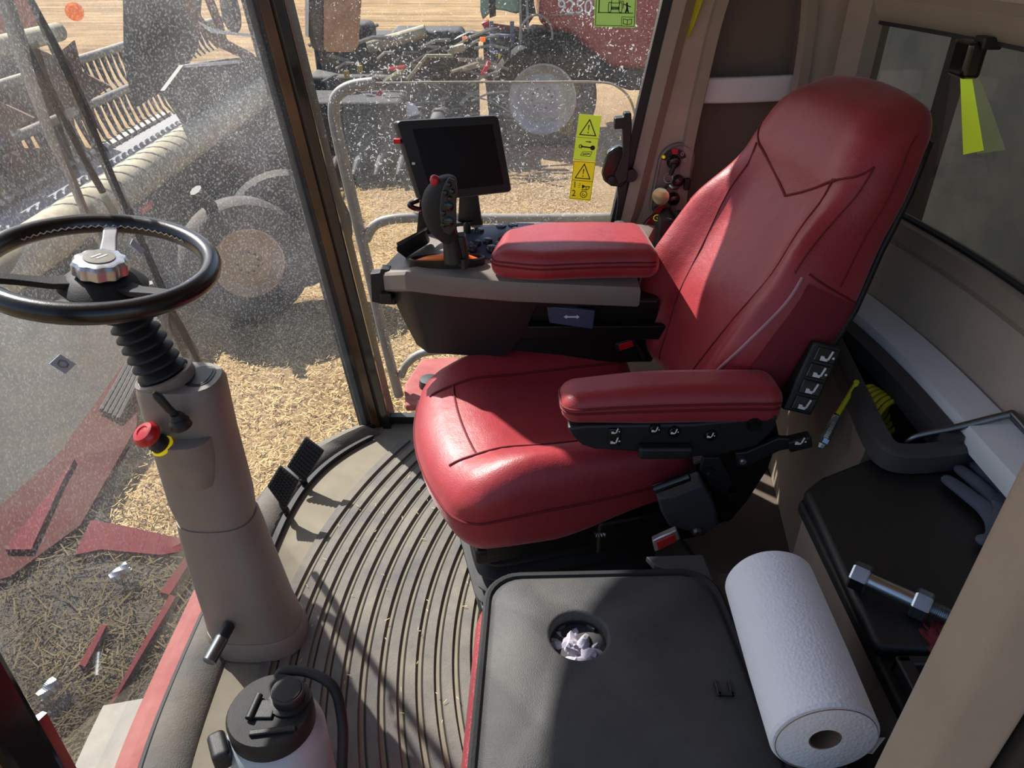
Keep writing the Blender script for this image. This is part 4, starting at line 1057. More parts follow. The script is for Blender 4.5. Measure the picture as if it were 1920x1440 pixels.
b = MB(JX); b.lathe([(.0215, .020), (.0222, .024), (.0215, .026)], sc, (0, 0, 1), 26); b.build('cap_rim', DGREY, sp_)
b = MB(JX); b.tube([JC + Vector((-.022, -.018, .268)), JC + Vector((-.018, .018, .268))], .0052, 12); b.rbox(JC + Vector((-.008, -.002, .264)), (.016, .014, .003), .002); b.build('cap_hinge', BLK, jl)
b = MB(JX); b.rbox(JC + Vector((.014, -.034, .2645)), (.030, .004, .004), .002, rot=rot('Z', 8)); b.build('cap_tether', BLK, jl)
b = MB(JX); b.tube(spline([JC + Vector((-.006, .060, .243)), JC + Vector((.0, .068, .250)), JC + Vector((.04, .062, .254)), JC + Vector((.078, .040, .250)), JC + Vector((.094, .005, .22)), JC + Vector((.094, -.02, .17)), JC + Vector((.088, -.04, .12)), JC + Vector((.062, -.045, .10))], 6), [.0075] * 43, 10); b.build('carry_handle', RUB, jug)
b = MB(JX); b.rbox(JC + Vector((-.064, -.035, .215)), (.012, .022, .02), .008, rot=rot('Z', 30)); b.build('handle_lug', BLK, jug)

# ---------------------------------------------------------------- left rear locker
loc = thing('side_locker', 'tan side locker with smooth black lid behind the paper towel roll', 'locker', (.72, .9, 0))
KZ2 = .58
lp = [on_z(1508, 918, KZ2), on_z(1540, 893, KZ2), on_z(1650, 850, KZ2), on_z(1690, 838, KZ2), Vector((.955, 1.235, KZ2)), Vector((.965, 1.1, KZ2)), Vector((.955, .70, KZ2)), on_z(1655, 1212, KZ2), on_z(1640, 1205, KZ2)]
b = MB(); b.prism(lp, (0, 0, -.028)); ll = b.build('locker_lid', BLK, loc, bevel=.010)
def shift(P, k, z): 
    c = sum(P, Vector()) / len(P); return [Vector((c.x + (p.x - c.x) * k, c.y + (p.y - c.y) * k, z)) for p in P]
body = [Vector((p.x - .004, p.y, 0)) for p in lp[:6]] + [Vector((.955, .46, 0)), Vector((lp[-1].x + .006, .46, 0))]
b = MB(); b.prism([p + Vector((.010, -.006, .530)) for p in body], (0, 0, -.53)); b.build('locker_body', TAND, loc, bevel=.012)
b = MB(); b.prism([p + Vector((0, 0, .552)) for p in body], (0, 0, -.026)); b.build('locker_edge', RUB, loc, bevel=.006)
# open tray beyond the lid
t0 = on_z(1655, 1218, .575); 
b = MB()
tx0, tx1, ty0, ty1 = .565, .80, .47, .715
for (c, h) in (((tx0 + .012, (ty0 + ty1) / 2, .566), (.012, (ty1 - ty0) / 2, .016)), (((tx0 + tx1) / 2, ty1 - .008, .566), ((tx1 - tx0) / 2, .008, .016)), ((tx1, (ty0 + ty1) / 2, .566), (.012, (ty1 - ty0) / 2, .016)), (((tx0 + tx1) / 2, ty0, .566), ((tx1 - tx0) / 2, .008, .016))):
    b.rbox(c, h, .005)
b.build('open_tray', BLK, loc)
tag(crumple(on_z(1762, 1212, .572), (.026, .045, .022), 'red_rag', RAG, seed=9, amp=.35, fr_=1.8), 'dark red shop rag bunched in the locker tray by the steel bolt', 'rag')
# bolt and nut
bz = KZ2 + .024
B0 = on_z(1613, 1082, bz); B1 = on_z(1785, 1160, bz); bd = (B1 - B0).normalized(); BLn = (B1 - B0).length + .03
bo = thing('steel_bolt', 'zinc plated hex bolt with a nut lying on the black locker lid', 'bolt', ((B0 + B1) / 2).to_tuple())
b = MB(); b.lathe([(.021, -.014), (.0235, -.011), (.0235, .010), (.021, .012)], B0, bd, 6); b.build('bolt_head', STEEL, bo, smooth=False)
b = MB(); pr = [(.0130, .010), (.0138, .014), (.0138, BLn * .62)]; k = BLn * .62
while k < BLn: pr += [(.0115, k), (.0136, k + .0013)]; k += .0026
pr.append((.007, BLn)); b.lathe(pr, B0, bd, 20); b.build('bolt_shank', STEEL, bo, angle=25)
b = MB(); nc = B0 + bd * ((on_z(1728, 1133, bz) - B0).length); b.lathe([(.021, -.0125), (.0238, -.0095), (.0238, .0095), (.021, .0125)], nc, bd, 6); b.build('hex_nut', STEEL, bo, smooth=False)
# work glove: skinned palm and fingers
def glove(name, label, pts_of, parent_loc):
    me = bpy.data.meshes.new(name); bm = bmesh.new(); vs = {}; rad = {}
    for key, p, r_ in pts_of['v']: vs[key] = bm.verts.new(p); rad[key] = r_
    for a, c in pts_of['e']: bm.edges.new((vs[a], vs[c]))
    bm.verts.index_update(); idx = {k: v.index for k, v in vs.items()}
    bm.to_mesh(me); bm.free(); o = bpy.data.objects.new(name, me); COL.objects.link(o); WM[o.name] = Matrix()
    md = o.modifiers.new('skin', 'SKIN')
    for k, i in idx.items():
        sv = me.skin_vertices[0].data[i]; sv.radius = rad[k]; sv.use_root = (k == pts_of['root'])
    s = o.modifiers.new('sub', 'SUBSURF'); s.levels = 2; s.render_levels = 2
    dg = bpy.context.evaluated_depsgraph_get(); m2 = bpy.data.meshes.new_from_object(o.evaluated_get(dg)); o.modifiers.clear(); o.data = m2
    m2.materials.clear(); m2.materials.append(GLOVE)
    for p in m2.polygons: p.use_smooth = True
    zc = min(v.co.z for v in m2.vertices)
    for v in m2.vertices: v.co.z = KZ2 + .001 + (v.co.z - zc) * .85
    return tag(o, label, 'glove')
gz = KZ2 + .014
def G(u, v, dz=0): return on_z(u, v, gz + dz)
wr_ = G(1935, 1020); pm = G(1895, 985)
V = [('w', wr_, (.04, .015)), ('p', pm, (.045, .015))]; E_ = [('w', 'p')]
for i, (k1, k2, k3) in enumerate((((1846, 950), (1802, 915), (1768, 892)), ((1862, 930), (1826, 898), (1792, 872)), ((1880, 912), (1850, 886), (1822, 866)), ((1908, 905), (1882, 880), (1858, 862)))):
    a, c, e = 'a%d' % i, 'b%d' % i, 'c%d' % i
    V += [(a, G(*k1, .002), (.018, .013)), (c, G(*k2, .006), (.0165, .012)), (e, G(*k3, .001), (.013, .010))]; E_ += [('p', a), (a, c), (c, e)]
V += [('t1', G(1862, 1010), (.014, .012)), ('t2', G(1832, 1012, .003), (.011, .01))]; E_ += [('p', 't1'), ('t1', 't2')]
glove('work_glove', 'dark grey knitted work glove lying palm down on the black locker lid', {'v': V, 'e': E_, 'root': 'p'}, None)
# yellow coiled hose with spring end fitting
hose = thing('coiled_hose', 'yellow coiled air hose with spring-sleeved fitting hanging over the storage well edge', 'hose', (.82, 1.35, .42))
hc0 = on_y(1612, 752, 1.44); hc1 = on_y(1672, 788, 1.36)
hx = (hc1 - hc0).normalized(); hu = hx.orthogonal().normalized(); hv = hx.cross(hu)
b = MB(); hp = []
for i in range(190):
    t = i / 189; a = 2 * math.pi * 6.5 * t; hp.append(hc0 + hx * ((hc1 - hc0).length * t) + (hu * math.cos(a) + hv * math.sin(a)) * .043)
b.tube(hp, .0058, 8); b.build('hose_coil', YEL, hose)
f0 = on_y(1605, 720, 1.39); f1 = on_y(1570, 778, 1.335); f2 = on_y(1542, 834, 1.30)
b = MB(); b.tube(spline([hp[0], (hp[0] + f0) / 2 + Vector((0, 0, .02)), f0 + Vector((0, 0, .004)), f0 + (f1 - f0) * .1, f1], 6), .006, 10); b.build('hose_tail', YEL, hose)
b = MB(); n_ = 120; sd_ = (f2 - f1).normalized(); su = sd_.orthogonal().normalized(); sv_ = sd_.cross(su)
b.tube([f1 + (f2 - f1) * (.8 * i / n_) + (su * math.cos(i * .9) + sv_ * math.sin(i * .9)) * (.0075 + .003 * i / n_) for i in range(n_)], .0016, 5); part_label(b.build('spring_sleeve', STEEL, hose), 'steel spring sleeve')
b = MB(); b.lathe([(.009, 0), (.012, .002), (.012, .012), (.008, .014), (.006, .024), (.004, .026)], f1 + (f2 - f1) * .78, sd_, 6); b.build('end_fitting', STEEL, hose, angle=30)
# bent steel rod at the rear
r0 = on_x(1700, 826, .80); r1 = on_x(1880, 780, .97); 
b = MB(); b.tube(spline([on_x(1690, 828, .79) + Vector((0, 0, -.05)), on_x(1712, 822, .81), on_x(1800, 800, .88), on_x(1885, 779, .945), on_x(1905, 782, .955), on_x(1960, 850, .96)], 8), .0075, 12)
tag(b.build('bent_steel_rod', ROD), 'bent grey steel rod leaning out of the storage well at the rear', 'rod')
# ---------------------------------------------------------------- key switch panel on the lined pillar
YP = YR - .004
def W(u, v, dy=0): return on_y(u, v, YP + dy)
kc = W(1262, 335); ig = thing('ignition_switch', 'oval tan key switch plate on the lined corner pillar', 'switch', kc.to_tuple())
def capsule(c, hx, hz, y, n=12, ex=0):
    P = []
    r = hx
    for (cz, a0) in ((hz - r, 0), (-(hz - r), 180)):
        for i in range(n + 1):
            a = R(a0 + 180 * i / n); x = r * math.cos(a); z = cz + r * math.sin(a)
            P.append(Vector((c.x + x + .10 * z, y, c.z + z)))
    return P
PCc = W(1259, 340)
b = MB(); b.loft([capsule(PCc, .052, .112, YP + .004), capsule(PCc, .052, .112, YP - .010), capsule(PCc, .047, .107, YP - .014), capsule(PCc, .044, .104, YP - .011)]); plt = b.build('bezel', CONS, ig, angle=30)
kq = W(1263, 303, -.014)
b = MB(); b.prism([kq + Vector((r_ * math.cos(R(a)), -.001, r_ * math.sin(R(a)))) for r_, aa in ((.036, range(170, 19, -10)), (.022, range(20, 171, 10))) for a in aa], (0, -.001, 0)); b.build('dial_band', BLK, plt, smooth=False)
b = MB(); b.lathe([(.005, 0), (.0045, -.004), (.001, -.005)], W(1244, 294, -.014), (0, 1, 0), 14); part_label(b.build('indicator_lamp', YELO, plt), 'small yellow indicator lamp')
b = MB(); b.prism([W(u, v, -.0165) for u, v in ((1259, 279), (1272, 279), (1270, 289), (1261, 289))], (0, -.001, 0)); part_label(b.build('position_mark', REDB, plt), 'red stop position mark')
for (u, v) in ((1279, 289), (1285, 300)):
    b = MB(); b.tube([W(u, v, -.0168) + Vector((.0035 * math.cos(t), 0, .0045 * math.sin(t))) for t in [i * .628 for i in range(10)]], .0007, 4, closed=True); b.build('position_mark', WHITE, plt)
b = MB(); b.lathe([(.020, .0), (.020, -.004), (.016, -.008), (.014, -.016), (.009, -.018)], kq, (0, 1, 0), 26); b.build('key_switch', BLKG, ig)
for (u, v, r_) in ((1271, 338, .017), (1262, 372, .019)):
    b = MB(); b.lathe([(r_, 0), (r_, -.006), (r_ * .75, -.012), (r_ * .72, -.022), (r_ * .4, -.024)], W(u, v, -.013), (0, 1, 0), 24); b.build('power_socket', BLKG, ig)
b = MB(); b.rbox(W(1288, 345, -.024), (.009, .007, .017), .004); b.build('socket_cap', BLK, ig)
keys = thing('ignition_key', 'black key hanging from the switch with a steel ring and round brass tag', 'key', W(1255, 330, -.04).to_tuple())
k0 = kq + Vector((0, -.022, 0)); k1 = W(1257, 328, -.036)
b = MB(); b.tube([k0, k0 + (k1 - k0) * .3, k1], [.009, .007, .0065], 10); b.build('key_bow', BLK, keys)
rc = W(1253, 334, -.040)
b = MB(); b.tube([rc + Vector((.0125 * math.cos(t), .004 * math.sin(t), .0125 * math.sin(t))) for t in [i * 2 * math.pi / 28 for i in range(28)]], .0012, 6, closed=True); b.build('key_ring', STEEL, keys)
tg = W(1239, 368, -.038)
b = MB(); b.lathe([(.024, .003), (.0255, .002), (.0255, -.001), (.023, -.0025)], tg, Vector((.45, 1, .05)), 32); b.build('round_tag', BRASS, keys)
b = MB(); b.tube(spline([tg + Vector((.008, 0, .022)), rc + Vector((.004, 0, -.016)), rc + Vector((0, 0, -.0125))], 5), .004, 8); b.build('tag_loop', RUB, keys)
b = MB(); b.tube(spline([W(1270, 352, -.03), W(1262, 352, -.045), W(1256, 347, -.04)], 4), [.006] * 9, 8); b.build('spare_key', STEEL, keys)

# wires and the little finned module at the back of the console
har = thing('wire_bundle', 'bundle of red and black wires with green ties beside the key panel', 'wires', W(1225, 420, -.08).to_tuple())
b = MB()
for k, o_ in enumerate((0, .006, -.006)):
    b.tube(spline([W(1248, 392, -.03) + Vector((o_, 0, 0)), W(1240, 390, -.06) + Vector((o_, 0, .004)), W(1222, 412, -.08) + Vector((o_, 0, 0)), W(1205, 432, -.10) + Vector((o_, 0, -.01)), W(1195, 450, -.10) + Vector((o_, 0, -.02))], 6), .0032, 7)
b.build('red_wires', REDW, har)
b = MB(); b.tube(spline([W(1250, 398, -.03), W(1225, 402, -.08), W(1203, 425, -.10), W(1196, 448, -.11)], 6), .0022, 6); b.tube(spline([W(1258, 380, -.03), W(1255, 400, -.03), W(1248, 418, -.04)], 5), .0022, 6); b.build('black_wires', BLK, har)
b = MB()
for (u, v) in ((1231, 408), (1212, 430)):
    c = W(u, v, -.085); b.tube([c + Vector((.009 * math.cos(t), -.002, .009 * math.sin(t))) for t in [i * .7 for i in range(9)]], .0012, 5, closed=True); b.tube([c, c + Vector((.016, -.012, -.006))], .001, 5)
b.build('cable_tie', YELG, har)
md = thing('finned_module', 'dark finned control module with a knob behind the red armrest pad', 'control module', W(1262, 430, -.12).to_tuple())
b = MB(); P = [W(u, v, -.13) for u, v in ((1238, 412), (1262, 410), (1292, 440), (1288, 500), (1232, 492))]; b.prism(P, (0, .134, 0)); mdo = b.build('module_body', DGREY, md, bevel=.005)
b = MB()
for i in range(7):
    c = W(1258 + i * 4.6, 417 + i * 6.2, -.135); b.rbox(c, (.004, .010, .004), .0015)
b.build('fins', BLK, mdo)
b = MB(); b.rbox(W(1268, 414, -.10), (.022, .03, .008), .003); b.lathe([(.013, 0), (.012, .016), (.007, .020)], W(1272, 408, -.10), (0, 0, 1), 16); b.build('module_knob', BLK, md)

# ---------------------------------------------------------------- side window latch
la = thing('window_latch', 'black plastic window latch and handle at the rear edge of the side window', 'latch', on_y(1160, 320, YR - .03).to_tuple())
b = plate([(1153, 222), (1170, 220), (1171, 212), (1184, 212), (1185, 240), (1181, 300), (1176, 340), (1160, 345), (1152, 330), (1168, 290), (1168, 242), (1152, 243)], YR - .045, .03); b.build('latch_arm', BLK, la, bevel=.003)
b = plate([(1139, 288), (1150, 279), (1163, 274), (1176, 282), (1182, 318), (1180, 338), (1166, 352), (1146, 350), (1132, 340), (1129, 328)], YR - .035, .03); hn = b.build('latch_housing', BLKG, la, bevel=.006)
b = MB(); b.lathe([(.012, 0), (.011, -.006), (.004, -.008)], on_y(1147, 337, YR - .036), (0, 1, 0), 16); b.build('latch_screw', BLK, hn)
b = MB(); b.lathe([(.018, 0), (.018, .03)], on_y(1184, 330, YR - .04), (0, 1, 0), 18); b.build('pivot', BLK, la)
b = plate([(1158, 345), (1178, 340), (1172, 380), (1160, 430), (1150, 432), (1158, 385)], YR - .025, .02); b.build('latch_leg', BLK, la, bevel=.003)
# black latch on the rear window
b = MB(); cc = on_x(1814, 110, .955); b.rbox(cc, (.02, .034, .036), .010); lt_ = b.build('rear_window_latch', BLKG)
tag(lt_, 'small black catch at the top edge of the rear window', 'latch')
b = MB(); b.rbox(cc + Vector((.02, -.022, .034)), (.02, .02, .012), .004); b.build('catch_arm', BLK, lt_)

# ---------------------------------------------------------------- stickers
ST = YR - .0015
def sticker(name, quad_px, label, mt):
    P = [on_y(u, v, ST) for u, v in quad_px]
    b = MB(); b.prism(P, (0, -.0008, 0)); o = b.build(name, mt, smooth=False); tag(o, label, 'sticker'); return o, P
def sq(P, u, v, d=.0012): return q4(P[0], P[1], P[2], P[3], u, v) + Vector((0, -d, 0))
class Ink:
    def __init__(s, P, asp): s.P = P; s.b = MB(); s.asp = asp
    def line(s, pts, wd=.012, closed=False):
        pts = list(pts)
        if closed: pts = pts + [pts[0]]
        for (a, c) in zip(pts, pts[1:]):
            dx, dy = (c[0] - a[0]), (c[1] - a[1]) * s.asp; l = math.hypot(dx, dy) or 1; nx, ny = -dy / l * wd, dx / l * wd / s.asp
            ex, ey = dx / l * wd * .8, dy / l * wd * .8 / s.asp
            s.b.quad(sq(s.P, a[0] - ex + nx, a[1] - ey + ny), sq(s.P, c[0] + ex + nx, c[1] + ey + ny), sq(s.P, c[0] + ex - nx, c[1] + ey - ny), sq(s.P, a[0] - ex - nx, a[1] - ey - ny))
        return s
    def poly(s, pts): s.b.f([s.b.v(sq(s.P, *p)) for p in pts]); return s
    def disc(s, c, r, n=20): return s.poly([(c[0] + r * math.cos(2 * math.pi * i / n), c[1] + r * math.sin(2 * math.pi * i / n) / s.asp) for i in range(n)])
    def ring(s, c, r, wd=.012, n=24, a0=0, a1=360): return s.line([(c[0] + r * math.cos(R(a0 + (a1 - a0) * i / n)), c[1] + r * math.sin(R(a0 + (a1 - a0) * i / n)) / s.asp) for i in range(n + 1)], wd)
    def done(s, parent, name='pictogram'): return s.b.build(name, INK, parent, smooth=False)
def warn(k, cx, top, bot, hw):
    k.line([(cx, top), (cx + hw, bot), (cx - hw, bot)], .022, True)
    h = bot - top
    k.poly([(cx - .028, top + h * .34), (cx + .028, top + h * .34), (cx + .014, top + h * .70), (cx - .014, top + h * .70)]); k.disc((cx, top + h * .83), .03)
# upper: yellow-green, warning triangle and key
s1, P1 = sticker('warning_sticker_or_reflection', [(1086, 214), (1128, 217), (1116, 302), (1075, 298)], 'yellow-green warning sticker with triangle and key, upper of the side window pair', YELG)
k = Ink(P1, 2.05); k.line([(.02, .5), (.98, .5)], .008); warn(k, .5, .10, .44, .36)
k.poly([(.45, .575), (.62, .575), (.62, .56), (.72, .585), (.62, .61), (.62, .595), (.45, .595)])
k.disc((.80, .71), .11); k.line([(.28, .70), (.72, .71)], .03); k.ring((.25, .70), .07, .016); k.line([(.30, .90), (.38, .82), (.80, .80), (.72, .91)], .012, True); k.line([(.40, .87), (.7, .85)], .022); k.done(s1)
s2, P2 = sticker('warning_sticker_or_reflection', [(1076, 300), (1117, 303), (1107, 377), (1067, 373)], 'deep yellow warning sticker with numbered horn and engine symbols, lower of the pair', YELO)
k = Ink(P2, 1.85); k.line([(.02, .03), (.98, .03), (.98, .97), (.02, .97)], .008, True); k.line([(.02, .5), (.98, .5)], .012); warn(k, .5, .08, .44, .34)
k.poly([(.52, .60), (.56, .60), (.66, .63), (.9, .625), (.9, .645), (.66, .65), (.56, .69), (.52, .69)]); k.ring((.78, .67), .07, .014, 12)
for i in range(3): k.line([(.36, .58 + i * .045), (.44, .58 + i * .045)], .010)
k.ring((.64, .84), .15, .016); k.line([(.54, .745), (.54, .715), (.74, .715), (.74, .745)], .014); k.ring((.64, .84), .06, .014, 10, 0, 240); k.done(s2)
fx = Matrix((Vector((1, 0, 0)), Vector((0, 0, 1)), Vector((0, -1, 0)))).transposed()
for t, vv in (('1', .62), ('2', .84)):
    text_mesh(t, .026, m4(fx, sq(P2, .18, vv, .0014)), 'number', INK, s2)
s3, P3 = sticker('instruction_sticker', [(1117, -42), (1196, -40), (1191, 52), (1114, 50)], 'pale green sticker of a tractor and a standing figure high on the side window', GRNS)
k = Ink(P3, 1.18); k.line([(.03, .03), (.97, .03), (.97, .97), (.03, .97)], .007, True); k.line([(.08, .70), (.92, .70)], .010); k.line([(.10, .25), (.10, .70)], .012)
for cx in (.36, .62): k.line([(cx - .035, .54), (cx - .025, .49), (cx + .025, .49), (cx + .035, .54), (cx + .035, .64), (cx + .025, .69), (cx - .025, .69), (cx - .035, .64)], .008, True)
k.line([(.40, .40), (.40, .5), (.58, .5), (.58, .40)], .008, True); k.line([(.41, .58), (.57, .58), (.57, .63), (.41, .63)], .008, True); k.line([(.42, .605), (.56, .605)], .014)
k.line([(.42, .25), (.40, .40)], .008); k.line([(.56, .25), (.58, .40)], .008); k.line([(.60, .46), (.68, .46), (.68, .60)], .008)
k.disc((.77, .50), .022); k.line([(.77, .53), (.78, .60), (.75, .68)], .02); k.line([(.78, .60), (.81, .68)], .016); k.line([(.70, .52), (.77, .54), (.86, .57)], .012)
k.line([(.66, .78), (.96, .78)], .006); k.line([(.66, .78), (.66, .96)], .006); k.line([(.70, .82), (.80, .84), (.90, .82), (.90, .92), (.80, .94), (.70, .92)], .008, True); k.line([(.80, .84), (.80, .94)], .008); k.done(s3)
Q5 = [on_x(u, v, rearx(1.7) - .010) for u, v in ((1800, 140), (1822, 146), (1844, 282), (1806, 290))]  # coloured strip stands in for the side stickers mirrored in the rear pane
b = MB(); b.prism(Q5, (.0008, 0, 0)); tag(b.build('warning_sticker_or_reflection', YELG, smooth=False), 'yellow-green strip imitating a sticker reflection in the rear window below the black catch', 'sticker')
# small blue label on the windscreen
def ws_pt(u, v, off=.004):
    d = _ray(u, v); t = .9
    for _ in range(60):
        p = Vector((0, 0, CH)) + d * t; t += (p.x - wsx(p.y, p.z)) / max(.2, -d.x) * .5
    return p + Vector((off, 0, 0))
P4 = [ws_pt(u, v) for u, v in ((88, 682), (108, 664), (138, 683), (118, 701))]
b = MB(); b.prism(P4, (.001, 0, 0)); wl = b.build('windscreen_label', BLUEP, smooth=False); tag(wl, 'small pale blue square label stuck low on the windscreen', 'label')
c4 = sum(P4, Vector()) / 4
b = MB(); b.tube([c4 + Vector((.002, 0, 0)) + (P4[0] - c4) * .4 * math.cos(t) + (P4[1] - c4) * .4 * math.sin(t) for t in [i * 2 * math.pi / 6 for i in range(6)]], .0012, 5, closed=True); b.build('hexagon_mark', TAN, wl)
P5 = [ws_pt(u, v) for u, v in ((245, 448), (268, 468), (262, 478), (240, 458))]
b = MB(); b.prism(P5, (.001, 0, 0)); tag(b.build('windscreen_label', BLUEP, smooth=False), 'tiny pale label on the windscreen seen through the steering wheel', 'label')

# ---------------------------------------------------------------- wiper outside the windscreen
wp = thing('windscreen_wiper', 'black windscreen wiper with long blade and twin arms outside the windscreen', 'wiper', (-.85, 1.68, .45))
def wo(u, v, off=-.03): return ws_pt(u, v, off)
b = MB(); b.tube([wo(76, -20, -.03), wo(132, 95, -.03), wo(186, 215, -.03), wo(232, 330, -.03), wo(285, 455, -.03), wo(330, 560, -.03), wo(368, 620, -.035), wo(402, 690, -.04)], [.006, .011, .011, .010, .009, .010, .010, .010], 8); b.build('blade', RUB, wp)
b = MB(); b.tube([wo(58, -10, -.06), wo(100, 120, -.06), wo(150, 260, -.06), wo(180, 320, -.06), wo(212, 405, -.06), wo(275, 500, -.07), wo(330, 600, -.07), wo(374, 690, -.07)], [.010, .012, .011, .010, .009, .012, .012, .014], 8); b.build('main_arm', GREYM, wp)
b = MB(); b.tube([wo(66, 0, -.05), wo(88, 70, -.05), wo(140, 190, -.045), wo(196, 300, -.045), wo(230, 360, -.045)], .008, 8); b.build('second_arm', BLK, wp)
b = MB(); b.tube([wo(320, 530, -.05), wo(345, 590, -.05), wo(370, 690, -.06)], .013, 8); b.build('pivot_arm', BLK, wp)

# ---------------------------------------------------------------- exterior: ground
GZ = -1.9
b = MB(); b.grid(lambda u, v: (-14 + 28 * u, -1 + 24 * v, GZ + .02 * math.sin(u * 40) * math.sin(v * 37)), 60, 50); struct(b.build('ground', straw_ground('straw_ground')))
b = MB(); b.quad((-150, 23, GZ), (150, 23, GZ), (150, 260, GZ + .3), (-150, 260, GZ + .3)); b.quad((-150, -20, GZ - .02), (-14, -20, GZ - .02), (-14, 23, GZ - .01), (-150, 23, GZ)); b.quad((14, -20, GZ - .02), (150, -20, GZ - .02), (150, 23, GZ), (14, 23, GZ - .01)); b.quad((-14, -20, GZ - .02), (14, -20, GZ - .02), (14, -1, GZ - .01), (-14, -1, GZ - .01))
struct(b.build('field', straw_ground('stubble_field', True), smooth=False))
# loose straw lying about where one looks down on it
b = MB(); rs = random.Random(3)
for i in range(42000):
    y = 2.6 + 9 * rs.random() ** 1.3; x = -5.0 + rs.random() * (6.2)
    a = rs.random() * math.pi; l = rs.uniform(.02, .065); wd = rs.uniform(.0018, .0038); z = GZ + .02 + rs.random() * .03
    dx, dy = math.cos(a) * l, math.sin(a) * l; tz = rs.uniform(-.015, .02)
    b.f([b.bm.verts.new(p) for p in ((x - dy / l * wd, y + dx / l * wd, z), (x + dy / l * wd, y - dx / l * wd, z), (x + dx + dy / l * wd, y + dy - dx / l * wd, z + tz), (x + dx - dy / l * wd, y + dy + dx / l * wd, z + tz))])
so = b.build('straw', STRAWM, smooth=False); so['kind'] = 'stuff'; tag(so, 'loose golden straw scattered over the ground outside', 'straw')

# ---------------------------------------------------------------- exterior: own guard rails and mirror
gr = thing('guard_rail', 'dusty grey tubular guard rail just outside the side window', 'rail', (-.3, 2.5, -.1))
YG = 2.55
def g(u, v, y=YG): return on_y(u, v, y)
b = MB(); b.tube(spline([g(748, 742), g(722, 640), g(690, 500), g(655, 350), g(632, 250), g(626, 205), g(634, 178), g(660, 162), g(700, 156)], 6), .020, 10); b.build('front_post', RAILM, gr)
b = MB(); b.tube(spline([g(700, 156), g(850, 154), g(1000, 154), g(1120, 154), g(1160, 164), g(1185, 195), g(1196, 260), g(1190, 330)], 6), .0038, 8); b.build('top_bar', RAILM, gr)
b = MB(); b.tube(spline([g(686, 450), g(700, 425), g(730, 412), g(790, 408), g(900, 410), g(1050, 410), g(1160, 408), g(1230, 408)], 6), .018, 10); b.build('middle_bar', RAILM, gr)
b = MB(); b.tube(spline([g(752, 705), g(765, 680), g(800, 660), g(880, 655)], 6), .016, 10); b.build('lower_bar', RAILM, gr)
GP = dirty_glass('guard_pane', .035, .0, 40, tint=(.93, .93, .98), gloss=.03)
b = MB(); b.f([b.v(p) for p in [g(650, 300), g(634, 205), g(645, 170), g(700, 157), g(1000, 155), g(1120, 155), g(1170, 175), g(1193, 250), g(1180, 405), g(700, 405)]]); b.build('clear_panel', GP, gr, smooth=False)
# red step edge below
b = MB(); b.prism([on_z(760, 760, -.12), on_z(758, 720, -.12), on_z(790, 672, -.12), on_z(860, 668, -.12), on_z(900, 760, -.12)], (0, 0, -.03)); fs = b.build('access_platform', REDD, bevel=.01); tag(fs, 'dusty red platform edge outside below the console', 'platform')
b = MB(); c = on_z(806, 722, -.118); b.lathe([(.045, 0), (.04, .03), (.01, .034)], c, (0, 0, 1), 24); b.build('round_cap', BLK, fs)
mi = thing('wing_mirror', 'tall exterior mirror with dark frame beyond the front pillar', 'mirror', (-.7, 2.9, 1.3))
YM = 2.95
b = plate([(573, -60), (576, 60), (584, 92), (607, 98), (607, -60)], YM, .06); b.build('mirror_frame', DARKM, mi, bevel=.01)
b = plate([(606, -60), (606, 92), (612, 98), (660, 98), (670, 88), (680, -60)], YM - .004, .03); mf = b.build('mirror_head', MIRR, mi, bevel=.01)
b = plate([(572, -60), (572, 66), (578, 70), (580, -60)], YM - .006, .02); b.build('frame_edge', LEDGE, mi)

# ---------------------------------------------------------------- exterior: draper header with reel, lying ahead of the cab
hd_ = thing('draper_header', 'dusty grey draper header with tined reel in front of the cab', 'header', (-4, 7, GZ))
HT_X, HT_Z = -3.77, -.68
b = MB(); b.tube([(HT_X, y, HT_Z) for y in (1.6, 5, 9, 13.8)], .19, 20); b.build('back_tube', TUBEM, hd_)
b = MB()
for i in range(34):
    y = 6.0 + i * .23; b.tube([(HT_X + .190 * math.cos(t), y + .16 * math.cos(t), HT_Z + .190 * math.sin(t)) for t in [R(-10 + 15 * j) for j in range(13)]], .007, 5)
b.build('tine_shadow_ribs', GREYM, hd_)  # slanted bands stand in for tine shadows across the back tube
b = MB(); b.prism([(HT_X + .08, 4.3, -.75), (HT_X + .08, 13.5, -.75), (HT_X + .13, 13.5, -1.80), (HT_X + .13, 4.3, -1.80)], (-.08, 0, 0))
for y in (6.0, 7.8, 9.6, 11.4): b.box((HT_X + .18, y, -1.3), (.08, .05, .5))
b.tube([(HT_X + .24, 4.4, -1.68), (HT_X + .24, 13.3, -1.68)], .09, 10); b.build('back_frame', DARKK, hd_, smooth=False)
b = MB(); b.prism([(-6.65, 1.6, -1.69), (-6.65, 15.1, -1.69), (-3.95, 13.8, -1.46), (-3.95, 1.6, -1.46)], (0, 0, -.08)); b.build('draper_belt', CANV, hd_, smooth=False)
b = MB(); b.box((-6.72, 8.3, -1.66), (.08, 6.7, .03))
for i in range(70): b.prism([(-6.78, 1.7 + i * .19, -1.66), (-6.78, 1.83 + i * .19, -1.66), (-7.05, 1.77 + i * .19, -1.70)], (0, 0, -.04))
b.build('cutter_bar', GREYM, hd_, smooth=False)
